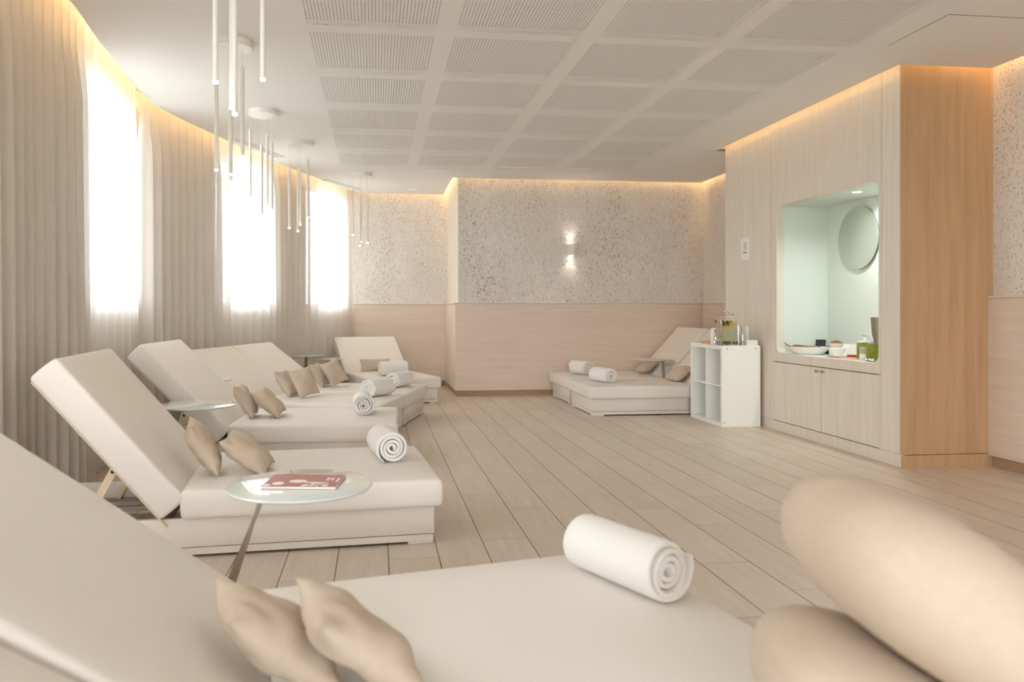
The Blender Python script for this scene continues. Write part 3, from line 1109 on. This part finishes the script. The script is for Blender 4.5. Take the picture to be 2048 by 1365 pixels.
towel('rolled white towel on the farther lounger of the pair by the curtains', .25, 7.90, -32, 1, 1.1)
towel('rolled white towel lying crosswise on the lounger in the far alcove', .20, 9.30, -70, 2, 1.1)
towel('rolled white towel on the lounger next to the white cube shelf', 2.49, 8.20, 16, 1, 1.12)
towel('rolled white towel on the lounger along the back wall', 2.50, 9.18, 20, 2, 1.05)

# ------------------------------------------------------------------ side tables
def side_table(label, x, y, z, r, leg_dir, off0=.06, off1=.20, foot='disc', foot_rot=0):
    t = thing('side_table', label, 'table', (x, y, 0), 0, 'round white side tables')
    b = BM(); lathe(b, [(0, z - .014), (r - .012, z - .014), (r - .003, z - .011), (r, z - .006), (r - .002, z - .001), (r - .006, z), (0, z)], 72)
    obj('tabletop', b, M['table'], t, angle=50)
    u = Vector((math.cos(R(leg_dir)), math.sin(R(leg_dir)), 0))
    p0 = u * off0 + Vector((0, 0, z - .016)); p1 = u * off1 + Vector((0, 0, .012))
    b = BM()
    d_ = p1 - p0
    # flat bar, twisted a quarter turn on its way down
    n = 14
    side = Vector((-u.y, u.x, 0)); rings = []
    for i in range(n + 1):
        q = i / n
        tw = R(75) * max(0, min(1, (q - .15) / .7))
        a = (side * math.cos(tw) + u * math.sin(tw)) * .0165
        c = (u * math.cos(tw) - side * math.sin(tw)) * .007
        p = p0 + d_ * q
        rings.append([b.verts.new(p + a + c), b.verts.new(p - a + c), b.verts.new(p - a - c), b.verts.new(p + a - c)])
    for A, B_ in zip(rings, rings[1:]):
        for k in range(4): b.faces.new((A[k], A[(k + 1) % 4], B_[(k + 1) % 4], B_[k]))
    b.faces.new(rings[0]); b.faces.new(rings[-1])
    bmesh.ops.recalc_face_normals(b, faces=b.faces[:])
    obj('leg', b, M['steel'], t, angle=30)
    b = BM(); box(b, -.03, .03, -.022, .022, -.008, 0, T((p0.x, p0.y, z - .0135)) @ rot('Z', leg_dir), .002)
    obj('mounting_plate', b, M['steel'], t, False)
    b = BM()
    if foot == 'disc': lathe(b, [(0, 0), (.15, 0), (.15, .008), (.145, .012), (0, .012)], 48, T((p1.x, p1.y, 0)))
    else: box(b, -.16, .16, -.017, .017, 0, .012, T((p1.x, p1.y, 0)) @ rot('Z', foot_rot), .002)
    obj('base', b, M['steel'], t, angle=50)
    return t
side_table('round white side table in front with the pink brochure', -.262, 2.70, .50, .25, 192, .12, .29)
side_table('bare round white side table between the second and third loungers', -1.145, 5.07, .50, .25, 200, .08, .2)
side_table('white side table mostly hidden behind a tilted backrest, a sliver of top showing', -1.42, 6.60, .53, .215, 250, .01, .015, 'bar', 165)
side_table('round white side table by the alcove with dark magazines, lower of the two', -.63, 9.70, .505, .24, 20, .05, .07)
side_table('round white side table against the curtain, higher of the two by the alcove', -.82, 9.40, .565, .185, 250, .04, .06, 'bar', 75)
side_table('round white side table with the orange brochure over the right-hand loungers', 3.31, 8.93, .52, .235, 290, .20, .24, 'bar', 0)

# ------------------------------------------------------------------ printed matter
def brochure(label, x, y, z, deg, sx, sy, cover, art, th=.009, name='brochure', cat='brochure', group=None):
    t = thing(name, label, cat, (x, y, z), R(deg), group)
    b = BM(); box(b, -sx / 2 + .001, sx / 2 - .001, -sy / 2 + .001, sy / 2 - .001, .0006, th - .0008)
    obj('pages', b, M['white_matt'], t, False)
    b = BM(); n = 8
    box(b, -sx / 2, sx / 2, -sy / 2, sy / 2, th - .0008, th); 
    obj('front_cover', b, cover, t, False)
    b = BM(); box(b, -sx / 2, sx / 2, -sy / 2, sy / 2, 0, .0008)
    obj('back_cover', b, cover, t, False)
    if art:
        b = BM()
        for kind, ax_, ay, rx, ry, an in art:
            m_ = T((ax_ * sx / 2, ay * sy / 2, th)) @ rot('Z', an)
            if kind == 'e': lathe(b, [(0, 0), (1, 0), (1, 1), (0, 1)], 24, m_ @ Matrix.Diagonal((rx, ry, .0003, 1)))
            else: box(b, -rx, rx, -ry, ry, 0, .0003, m_)
        obj('cover_print', b, mat('pale_print', rgb(236, 222, 214), .35), t, False)
    return t
pink = mat('pink_cover', rgb(168, 92, 86), .4, var=(9, rgb(150, 70, 64)))
red = mat('orange_cover', rgb(196, 84, 50), .3, var=(14, rgb(228, 160, 120)))
dark = mat('dark_cover', rgb(44, 32, 30), .3, var=(18, rgb(168, 120, 104)))
art = [('e', -.62, -.52, .020, .022, 0), ('e', -.15, -.15, .030, .024, 0), ('e', .16, -.78, .018, .012, 40), ('e', .32, -.70, .024, .012, 70), ('e', .48, -.74, .022, .013, 110),
       ('e', .62, -.80, .02, .012, 10), ('e', .35, -.35, .05, .008, -8), ('e', -.88, -.78, .012, .012, 0), ('b', .62, .25, .004, .022, 0), ('b', .74, .25, .004, .018, 0), ('b', .90, .1, .003, .03, 0)]
brochure('glossy pink-red brochure with white flower shapes on the front round table', -.247, 2.705, .501, -8, .255, .19, pink, art)
brochure('orange-red brochure on the round table over the right-hand loungers', 3.28, 8.93, .521, 10, .21, .15, red, None)
brochure('dark magazine on the lower round table by the alcove, left of two', -.69, 9.66, .506, 15, .17, .21, dark, None, name='magazine', cat='magazine')
brochure('dark magazine on the lower round table by the alcove, right of two', -.52, 9.69, .506, -12, .12, .17, dark, None, name='magazine', cat='magazine')

# ------------------------------------------------------------------ pendant clusters
def pendant(label, x, y, subs, canopy=.125):
    """subs: (x, y, z of the lower end, z of the tube's upper end)"""
    t = thing('pendant_light', label, 'pendant light', (x, y, CEIL), 0, 'clusters of slim white pendant tubes')
    b = BM(); lathe(b, [(0, 0), (canopy, 0), (canopy, -.038), (canopy - .004, -.042), (0, -.042)], 56)
    obj('canopy', b, M['pend'], t, angle=40)
    for sx, sy, z0, z1 in subs:
        px, py = sx - x, sy - y
        b = BM(); cyl(b, .0016, z1 - CEIL - .01, -.04, 8, T((px, py, 0)))
        obj('cord', b, M['white_matt'], t)
        b = BM(); lathe(b, [(.004, z1 - CEIL), (.0125, z1 - CEIL - .02), (.0125, z0 - CEIL + .012), (.0118, z0 - CEIL + .010)], 20, T((px, py, 0)))
        tb = obj('tube', b, M['pend'], t, angle=50)
        b = BM(); lathe(b, [(0, z0 - CEIL + .012), (.0116, z0 - CEIL + .012), (.0116, z0 - CEIL), (.009, z0 - CEIL - .002), (0, z0 - CEIL - .003)], 20, T((px, py, 0)))
        k = obj('lamp_tip', b, M['tip'], tb, angle=50)
    return t
pendant('slim white pendant cluster nearest the camera, its canopy above the frame', -.63, 3.58, [(-.725, 3.58, 2.135, 2.72), (-.66, 3.62, 2.03, 2.63), (-.636, 3.56, 1.987, 2.59), (-.517, 3.6, 2.16, 2.75)])
pendant('slim white pendant cluster under the largest visible canopy, in front of the first bright window', -.90, 4.97, [(-1.0, 4.97, 1.984, 2.55), (-.925, 5.03, 1.92, 2.5), (-.90, 4.90, 1.946, 2.52), (-.842, 4.98, 2.074, 2.66)])
pendant('slim white pendant cluster third from the camera, beside the longer slot vent', -.95, 6.65, [(-1.06, 6.65, 2.06, 2.652), (-.958, 6.60, 1.905, 2.515), (-.927, 6.70, 1.997, 2.618), (-.879, 6.64, 1.951, 2.546)])
pendant('slim white pendant cluster fourth from the camera, before the middle curtain folds', -.76, 7.85, [(-.868, 7.85, 1.931, 2.535), (-.776, 7.80, 1.894, 2.50), (-.768, 7.92, 1.972, 2.582), (-.685, 7.86, 2.039, 2.635)])
pendant('slim white pendant cluster farthest away, before the alcove wall', -.175, 9.55, [(-.285, 9.55, 2.033, 2.6), (-.197, 9.50, 1.898, 2.46), (-.184, 9.62, 1.954, 2.55), (-.105, 9.56, 1.939, 2.53)])

# ------------------------------------------------------------------ ceiling fittings
def slot_vent(label, p, q):
    d = Vector((q[0] - p[0], q[1] - p[1], 0)); ln = d.length
    t = thing('slot_vent', label, 'air vent', (p[0], p[1], CEIL), math.atan2(d.y, d.x), 'linear slot vents in the ceiling')
    b = BM(); box(b, 0, ln, -.045, .045, -.001, .004); obj('backing', b, M['seam'], t, False)
    for y_ in (-.047, -.0235, 0, .0235, .047):
        b = BM(); box(b, -.004, ln + .004, y_ - .0065, y_ + .0065, -.007, .0, None, .001, 1)
        obj('slat', b, M['white_matt'], t, False)
    return t
slot_vent('longer linear slot vent in the ceiling near the curtains', (-1.35, 7.80), (-1.055, 8.62))
slot_vent('linear slot vent in the ceiling before the far alcove', (-.655, 10.05), (-.24, 10.80))
t = thing('ceiling_vent', 'small round vent in the ceiling of the far alcove', 'air vent', (.56, 10.75, CEIL))
b = BM(); lathe(b, [(.06, 0), (.10, 0), (.10, -.006), (.075, -.012), (.06, -.004)], 40, cap=False); obj('rim', b, M['white_matt'], t)
b = BM(); lathe(b, [(0, -.016), (.05, -.014), (.054, -.008), (.04, -.002), (0, -.002)], 40); obj('disc', b, M['white_matt'], t)
t = thing('access_hatch', 'flush square access hatch in the ceiling near the right wall', 'hatch', (3.51, 4.30, CEIL))
b = BM(); box(b, -.25, .25, -.258, .258, -.0015, .002); obj('frame', b, M['seam'], t, False)
b = BM(); box(b, -.246, .246, -.254, .254, -.004, -.001); obj('panel', b, M['ceiling'], t, False)

# ------------------------------------------------------------------ wall sconce
t = thing('wall_sconce', 'small white up-and-down sconce glowing on the back wall', 'wall lamp', (2.525, Y_BACK, 1.893))
b = BM(); box(b, -.034, .034, -.012, 0, -.055, .055); obj('backplate', b, M['white'], t, False)
b = BM(); sq = [(-.034, -.095), (.034, -.095), (.034, -.012), (-.034, -.012)]; si = [(-.030, -.091), (.030, -.091), (.030, -.016), (-.030, -.016)]
plate(b, sq, -.072, .072, [si]); obj('body', b, M['white'], t, False)
for sgn in (1, -1):
    b = BM(); box(b, -.0298, .0298, -.0908, -.0162, sgn * .066 - .002, sgn * .066 + .002); obj('lens', b, emitter('sconce_glow', (1, .90, .80, 1), 3), t, False)
    ld = bpy.data.lights.new('sconce_lamp', 'SPOT'); ld.energy = .8; ld.color = (1, .88, .76); ld.spot_size = R(95); ld.spot_blend = .9; ld.shadow_soft_size = .02
    lo = bpy.data.objects.new('sconce_lamp', ld); COL.objects.link(lo)
    lo.location = (2.525, Y_BACK - .055, 1.893 + sgn * .074); lo.rotation_euler = (R(0 if sgn < 0 else 180), 0, 0)

# ------------------------------------------------------------------ white cube shelf and what stands on it
SX0, SX1, SY0, SY1, SZ = 3.245, 3.625, 6.895, 7.625, .77
sh = thing('cube_shelf', 'white open two-by-two cube shelf beside the wood cabinet', 'shelf', (SX0, SY0, 0))
W_, D_ = SY1 - SY0, SX1 - SX0
f = .038
def shelf_part(name, *a):
    b = BM(); box(b, *a, None, .0012, 1); return obj(name, b, M['white'], sh, False)
shelf_part('top_board', 0, D_, 0, W_, SZ - f, SZ)
shelf_part('bottom_board', 0, D_, 0, W_, 0, f)
sd = shelf_part('side_board', 0, D_, 0, f, f, SZ - f)
shelf_part('side_board', 0, D_, W_ - f, W_, f, SZ - f)
shelf_part('added_back_panel', D_ - .006, D_ - .001, f, W_ - f, f, SZ - f)  # unseen back, added to keep light out of the open cells
shelf_part('divider', .004, D_, W_ / 2 - .008, W_ / 2 + .008, f, SZ - f)
for ya, yb in ((f, W_ / 2 - .008), (W_ / 2 + .008, W_ - f)): shelf_part('inner_shelf', .004, D_, ya, yb, SZ / 2 - .008, SZ / 2 + .008)
for y_, z_ in ((.05, .74), (.33, .74), (.02, .04)):
    b = BM(); cyl(b, .006, -.0006, .001, 14, T((.02 if z_ < .1 else y_, 0, z_ if z_ > .1 else .04)) @ rot('X', 90)); obj('screw_cap', b, M['seam'], sh)
# drink dispenser: square jar, infused water, mint and citrus, steel tap
JX, JY = SX0 + .10, SY0 + .125
j = thing('drink_dispenser', 'square glass drink dispenser of green infused water on the white cube shelf', 'drink dispenser', (JX, JY, SZ), R(4))
def sq_lathe(b, prof, r, k=5, cap=(True, True)):
    rings = []
    for hw, z in prof:
        rings.append([b.verts.new((x, y, z)) for x, y in rrect(-hw, hw, -hw, hw, min(r, hw * .98), k)])
    for A, B_ in zip(rings, rings[1:]):
        n = len(A)
        for i in range(n): b.faces.new((A[i], A[(i + 1) % n], B_[(i + 1) % n], B_[i]))
    if cap[0]: b.faces.new(rings[0][::-1])
    if cap[1]: b.faces.new(rings[-1])
    bmesh.ops.recalc_face_normals(b, faces=b.faces[:])
    return b
b = BM(); sq_lathe(b, [(.075, 0), (.080, .006), (.080, .235), (.076, .255), (.064, .268), (.062, .285), (.066, .290)], .035, 6, (True, False))
obj('jar', b, M['glass'], j, angle=60)
b = BM(); sq_lathe(b, [(.071, .012), (.0735, .015), (.0735, .215), (.0735, .216)], .028, 6)
wm = mat('infused_water', rgb(180, 180, 142), .08, alpha=.8)
obj('water', b, wm, j, angle=60)
b = BM(); lathe(b, [(0, .289), (.070, .289), (.073, .292), (.073, .300), (.066, .306), (0, .307)], 40); lid = obj('lid', b, M['glass'], j, angle=50)
b = BM(); lathe(b, [(.069, .2865), (.075, .287), (.075, .2905), (.069, .2905)], 40, cap=False); obj('gasket_ring', b, mat('dark_steel', rgb(96, 84, 60), .35, 1), j)
b = BM(); tube(b, [(-.03, 0, .305), (-.026, 0, .318), (0, 0, .324), (.026, 0, .318), (.03, 0, .305)], .004, 8); obj('handle', b, M['steel'], lid)
# citrus slices and leaves pressed against the glass
lem = mat('citrus', rgb(204, 164, 32), .5, var=(60, rgb(178, 124, 20)))
lea = mat('mint_leaf', rgb(46, 66, 20), .6, var=(50, rgb(96, 112, 28)))
rnd = random.Random(3)
for k in range(9):
    fy, fx = rnd.uniform(-.02, .046), rnd.uniform(-.046, .02)
    pos = (fx, -.0757, .205 + rnd.uniform(-.032, .012)) if k % 2 else (-.0757, fy, .205 + rnd.uniform(-.032, .012))
    b = BM(); lathe(b, [(0, -.0022), (.026, -.0022), (.0275, 0), (.026, .0022), (0, .0022)], 18, T(pos) @ rot('Z', 0 if k % 2 else 90) @ rot('X', 90 + rnd.uniform(-14, 14)))
    obj('citrus_slice', b, lem, j)
def leaf(b, pos, ln, w_, e):
    m_ = T(pos) @ Euler(e).to_matrix().to_4x4()
    pts = []
    for i in range(7):
        t_ = i / 6
        ww = w_ * math.sin(math.pi * (t_ * .92 + .04)) ** .8
        pts.append([b.verts.new(m_ @ Vector((s_ * ww, t_ * ln - ln / 2, .003 * abs(s_) + .004 * math.sin(3 * t_)))) for s_ in (-1, 0, 1)])
    for A, B_ in zip(pts, pts[1:]):
        for s_ in range(2): b.faces.new((A[s_], A[s_ + 1], B_[s_ + 1], B_[s_]))
for k in range(62):
    low = k > 40
    zz_ = .022 + rnd.uniform(-.005, .008) if low else .216 + rnd.uniform(-.022, .014)
    b = BM()
    a_, c_ = rnd.uniform(-.07, .07), -.0765
    pos = (a_, c_, zz_) if k % 2 else (c_, a_, zz_)
    if not low and k % 2 and a_ > .0: pos = (a_ - .08, c_, zz_)
    leaf(b, pos, .034, .010, (rnd.uniform(1.0, 2.1), rnd.uniform(-.8, .8), rnd.uniform(-.4, .4) + (0 if k % 2 else 1.57)))
    obj('mint_leaf', b, lea, j)
b = BM(); tube(b, [(-.075, 0, .045), (-.125, 0, .045)], .010, 12); tube(b, [(-.118, 0, .046), (-.128, 0, .022)], [.009, .006], 12); tp_ = obj('tap', b, M['chrome'], j)
b = BM(); tube(b, [(-.112, 0, .05), (-.112, 0, .075)], .004, 8); lathe(b, [(0, .072), (.014, .074), (.014, .080), (0, .083)], 14, T((-.112, 0, 0))); obj('tap_lever', b, M['chrome'], tp_)
# white bottle, orange box, glasses, napkins
t = thing('bottle', 'white cylindrical bottle with a small dark label, left of the drink dispenser', 'bottle', (SX0 + .085, SY0 + .34, SZ))
b = BM(); lathe(b, [(0, 0), (.040, 0), (.042, .004), (.040, .10), (.036, .155), (.034, .160), (0, .161)], 32); obj('body', b, M['white'], t, angle=50)
b = BM(); box(b, -.008, .008, -.0415, -.036, .125, .143, rot('Z', -18)); obj('print', b, M['seam'], t, False)
t = thing('box', 'flat peach-coloured box at the left corner of the white shelf top', 'box', (SX0 + .10, SY0 + .47, SZ))
pe = mat('peach_card', rgb(218, 160, 122), .6)
b = BM(); box(b, -.06, .06, -.10, .10, 0, .020, None, .0015, 1); obj('tray', b, pe, t, False)
b = BM(); box(b, -.062, .062, -.102, .102, .0145, .0245, None, .0015, 1); obj('lid', b, pe, t, False)
def tumbler(label, x, y, r, h_, z=SZ):
    b = BM(); lathe(b, [(r * .82, 0), (r, h_), (r - .003, h_), (r * .82 - .003, .006), (0, .006)], 28, cap=False)
    b2 = b; lathe(b2, [(0, 0), (r * .82, 0)], 28, cap=False)
    o = obj('tumbler', b2, M['glass'], None, angle=50); o.location = (x, y, z)
    return tag(o, label, 'glass', 'clear tumblers on the white shelf')
tumbler('clear glass tumbler close beside the drink dispenser on the white shelf', SX0 + .235, SY0 + .06, .033, .10)
tumbler('clear tall glass behind the drink dispenser, toward the cabinet', SX0 + .235, SY0 + .15, .034, .185)
t = thing('carafe', 'clear round glass carafe at the cabinet side of the shelf top', 'carafe', (SX0 + .325, SY0 + .165, SZ))
b = BM(); lathe(b, [(.030, 0), (.037, .03), (.030, .08), (.026, .10), (.036, .14), (.034, .165), (.022, .18)], 32, cap=False); obj('body', b, mat('milky_glass', rgb(226, 228, 222), .2, alpha=.55), t)
b = BM(); cyl(b, .030, 0, .003, 32); obj('base', b, M['glass'], t)
t = thing('napkin_stack', 'low white stack of paper napkins at the shelf end near the cabinet', 'napkins', (SX0 + .30, SY0 + .055, SZ))
b = BM()
for k in range(6): box(b, -.055 + .001 * (k % 2), .055 + .001 * (k % 2), -.05, .05, k * .0085, k * .0085 + .0075, rot('Z', (k % 3 - 1) * 1.2))
obj('napkins', b, M['white_matt'], t, False)
b = BM(); box(b, -.058, .058, -.053, .053, -.0, .0005); obj('mat', b, M['white_matt'], t, False)

# ------------------------------------------------------------------ what stands on the niche counter
CZ = NZ0 + .0008
cer = mat('white_ceramic', rgb(236, 232, 224), .25)
wood = mat('olive_wood', rgb(170, 128, 84), .55, var=(40, rgb(126, 88, 52)))
def ceramic(name, label, cat, x, y, prof, z=CZ, group=None, m=None, seg=40):
    b = BM(); lathe(b, prof, seg, cap=False)
    o = obj(name, b, m or cer, None, angle=50); o.location = (x, y, z)
    return tag(o, label, cat, group)
BOWL = [(0, 0), (.030, 0), (.032, .006), (.058, .045), (.066, .068), (.0635, .068), (.055, .046), (.026, .010), (0, .009)]
# long platter with wooden servers and a tomato
pl = BM(); lathe(pl, [(0, 0), (.62, 0), (.70, .010), (.93, .055), (1, .066), (.97, .067), (.90, .056), (.66, .016), (0, .013)], 56, Matrix.Diagonal((.185, .105, 1, 1)), cap=False)
o = obj('platter', pl, cer, None, angle=50); o.location = (3.83, 6.43, CZ); o.rotation_euler = (0, 0, R(-42))
tag(o, 'long white oval platter at the left end of the niche counter', 'platter')
def P(u_, v_): 
    m_ = T((3.83, 6.43, CZ)) @ rot('Z', -42)
    return m_ @ Vector((u_, v_, 0))
a_ = P(-.19, 0)
b = BM(); tube(b, [P(-.20, .0) + Vector((0, 0, .100)), P(-.185, 0) + Vector((0, 0, .082)), P(-.15, 0) + Vector((0, 0, .066)), P(-.09, .01) + Vector((0, 0, .050)), P(-.02, .02) + Vector((0, 0, .028))], [.005, .006, .006, .008, .012], 10)
tag(obj('wooden_spoon', b, wood), 'curved wooden spoon sticking out of the left end of the oval platter', 'spoon')
t = thing('salad_tongs', 'wooden salad tongs lying across the middle of the oval platter', 'tongs', P(-.045, 0))
for e_ in (-.012, .012):
    b = BM(); tube(b, [Vector((-.075, e_ * .4 + .03, .070)), Vector((-.05, e_ + .02, .074)), Vector((.0, e_ * 1.6, .070)), Vector((.05, e_, .068)), Vector((.10, e_ * .5 - .02, .066))], [.010, .012, .009, .006, .005], 10)
    obj('arm', b, wood, t)
b = BM(); tube(b, [Vector((.095, -.028, .066)), Vector((.105, -.012, .066))], .006, 8); obj('hinge', b, wood, t)
t = thing('tomato', 'small red tomato at the right side of the oval platter', 'tomato', P(.085, 0))
b = BM(); lathe(b, [(0, .020), (.014, .020), (.024, .032), (.027, .046), (.024, .060), (.013, .068), (.004, .066), (0, .064)], 24); obj('flesh', b, mat('tomato_red', rgb(196, 40, 22), .3), t, angle=60)
b = BM(); lathe(b, [(0, .066), (.010, .069), (.003, .071), (.002, .078), (0, .078)], 6); obj('stem', b, lea, t)
# black card holder and box
t = thing('card_holder', 'upright black card holder behind the oval platter', 'card holder', (4.02, 6.56, CZ), R(-58))
b = BM(); box(b, -.045, .045, -.006, .006, 0, .125, rot('X', -8), .002); obj('panel', b, M['black'], t, False)
b = BM(); box(b, -.045, .045, -.03, .03, 0, .008, None, .002); obj('base', b, M['black'], t, False)
b = BM(); box(b, -.032, .032, -.03, .03, 0, .070, rot('Z', -58), .004); o = obj('box', b, M['black'], None, False); o.location = (4.06, 6.46, CZ)
tag(o, 'low black box between the card holder and the granola bowl', 'box')
# bowls
t = thing('bowl', 'white footed bowl heaped with brown granola near the niche corner', 'bowl', (4.05, 6.36, CZ))
b = BM(); lathe(b, [(0, 0), (.034, 0), (.030, .012), (.030, .022), (.052, .062), (.062, .100), (.0595, .100), (.049, .064), (0, .034)], 40, cap=False); obj('body', b, cer, t, angle=50)
gr = mat('granola', rgb(176, 122, 78), .8, bump=(180, 1, .004), var=(140, rgb(120, 74, 42)))
b = BM(); lathe(b, [(.057, .094), (.050, .104), (.030, .116), (.012, .122), (0, .123)], 28, cap=False)
for v in b.verts: v.co += Vector((rnd.uniform(-.003, .003), rnd.uniform(-.003, .003), rnd.uniform(-.004, .005)))
g_ = obj('granola', b, gr, t, False); g_['kind'] = 'stuff'
t = thing('cup', 'white cup with a ring handle beside the granola bowl', 'cup', (3.945, 6.245, CZ))
b = BM(); lathe(b, [(0, 0), (.024, 0), (.032, .020), (.036, .058), (.034, .058), (.029, .020), (0, .006)], 32, cap=False); obj('body', b, cer, t, angle=50)
b = BM(); tube(b, [Vector((.030 + .020 * math.sin(a), 0, .034 + .018 * math.cos(a))) for a in [math.pi * q / 8 for q in range(9)]], .0035, 8)
for v in b.verts: v.co = rot('Z', -125) @ v.co
obj('handle', b, cer, t)
ceramic('plate', 'small white plate under the front bowl on the niche counter', 'plate', 3.83, 6.00, [(0, 0), (.050, 0), (.085, .010), (.088, .012), (.084, .013), (.050, .005), (0, .004)])
ceramic('bowl', 'empty white bowl standing on a plate in the middle of the niche counter', 'bowl', 3.83, 6.00, [(r_ * 1.05, z_) for r_, z_ in BOWL], CZ + .0055)
inv = [(0, .068), (.030, .068), (.032, .062), (.058, .022), (.066, 0), (.063, 0), (.054, .021), (0, .058)]
ceramic('bowl', 'white bowl turned upside down, left of the overturned two', 'bowl', 4.03, 6.17, [(r_, z_ * 1.5) for r_, z_ in inv], CZ, 'overturned white bowls')
ceramic('bowl', 'white bowl turned upside down beside the green jars', 'bowl', 3.965, 5.965, [(r_ * 1.02, z_ * 1.6) for r_, z_ in inv], CZ, 'overturned white bowls')
# pink napkins and a red packet
pk = mat('salmon_paper', rgb(226, 172, 146), .75)
t = thing('napkin', 'salmon-pink folded napkin lying flat at the front of the niche counter', 'napkin', (3.80, 5.80, CZ), R(-62))
b = BM(); box(b, -.11, .11, -.055, .055, 0, .003, None, .001, 1); obj('lower_fold', b, pk, t, False)
b = BM(); box(b, -.08, .108, -.052, .054, .0032, .007, rot('Z', 3), .001, 1); obj('upper_fold', b, pk, t, False)
b = BM(); box(b, -.035, .035, -.022, .022, 0, .020, rot('Z', -62), .002); o = obj('packet', b, mat('rust_red_paper', rgb(178, 66, 36), .6), None, False); o.location = (3.865, 5.845, CZ + .0075)
tag(o, 'small rust-red packet on the salmon napkin next to the green jars', 'packet')
# ribbed green jars with a white label card before them
gg = mat('lime_glass', rgb(150, 156, 30), .25, var=(30, rgb(120, 128, 14)))
def ribbed(label, x, y):
    t = thing('jar', label, 'jar', (x, y, CZ), 0, 'ribbed lime-green jars')
    b = BM(); n = 72; rings = []
    for r_, z_ in [(.040, 0), (.0425, .004), (.0425, .126), (.0405, .130), (.036, .130)]:
        rings.append([b.verts.new(((r_ + .0014 * math.cos(18 * 2 * math.pi * i / n)) * math.cos(2 * math.pi * i / n), (r_ + .0014 * math.cos(18 * 2 * math.pi * i / n)) * math.sin(2 * math.pi * i / n), z_)) for i in range(n)])
    for A, B_ in zip(rings, rings[1:]):
        for i in range(n): b.faces.new((A[i], A[(i + 1) % n], B_[(i + 1) % n], B_[i]))
    b.faces.new(rings[0][::-1]); bmesh.ops.recalc_face_normals(b, faces=b.faces[:])
    obj('glass', b, gg, t, angle=60)
    b = BM(); cyl(b, .0355, .118, .124, 32); obj('filling', b, mat('pale_wax', rgb(226, 220, 190), .5), t)
ribbed('ribbed lime-green jar beside the overturned bowls', 3.855, 5.70)
ribbed('ribbed lime-green jar nearest the right edge of the niche opening', 3.80, 5.50)
t = thing('label_card', 'small white label card with a green picture standing before the green jars', 'card', (3.765, 5.565, CZ), R(-55))
b = BM(); box(b, -.027, .027, -.001, .001, 0, .105, rot('X', -6)); obj('card', b, M['white_matt'], t, False)
b = BM(); box(b, -.024, .024, -.002, -.0008, .050, .102, rot('X', -6)); obj('picture', b, mat('leafy_print', rgb(110, 140, 60), .5, var=(70, rgb(226, 226, 196))), t, False)
b = BM(); box(b, -.022, .022, -.002, -.0008, .012, .015, rot('X', -6)); obj('print_line', b, ink, t, False)
for k, (x_, y_) in enumerate(((3.755, 5.50), (3.75, 5.455), (3.745, 5.415))):
    b = BM(); lathe(b, [(0, 0), (.009, .002), (.014, .010), (.013, .018), (.006, .025), (0, .026)], 20); o = obj('chrome_ball', b, M['chrome']); o.location = (x_, y_, CZ)
    tag(o, ('small shiny chrome ball on the counter front edge, left of three', 'small shiny chrome ball on the counter front edge, middle of three', 'small shiny chrome ball on the counter front edge, right of three')[k], 'ornament', 'chrome balls in a row')
# tap, tissue box, tall vase
t = thing('tap', 'chrome mixer tap with a long lever rising behind the green jars', 'tap', (4.08, 5.90, CZ))
b = BM(); lathe(b, [(.026, 0), (.026, .006), (.020, .010), (.019, .125), (.021, .130), (.021, .145), (.014, .152), (0, .153)], 28); obj('body', b, M['chrome'], t, angle=45)
b = BM(); tube(b, [(0, 0, .105), (-.06, 0, .122), (-.115, 0, .118), (-.125, 0, .10)], [.013, .012, .011, .010], 14); obj('spout', b, M['chrome'], t)
b = BM(); tube(b, [(0, 0, .150), (-.012, .018, .164), (-.03, .045, .178), (-.05, .070, .183)], [.008, .007, .006, .005], 10); obj('lever', b, M['chrome'], t)
t = thing('tissue_box', 'white tissue box behind the left green jar', 'box', (4.09, 6.02, CZ), R(8))
b = BM(); box(b, -.03, .03, -.045, .045, 0, .132, None, .006); obj('body', b, M['white_matt'], t, False)
b = BM(); lathe(b, [(.02, .1322), (.018, .140), (.022, .150), (.010, .158), (0, .150)], 14, cap=False)
for v in b.verts: v.co.x *= .5
obj('tissue', b, M['towel'], t)
ceramic('vase', 'tall tapered bronze-grey metal vase at the right edge of the niche', 'vase', 4.0, 5.74, [(0, 0), (.036, 0), (.036, .006), (.022, .03), (.022, .14), (.034, .20), (.043, .32), (.044, .335), (.041, .335), (.032, .20), (0, .15)], CZ, None, M['steel'])
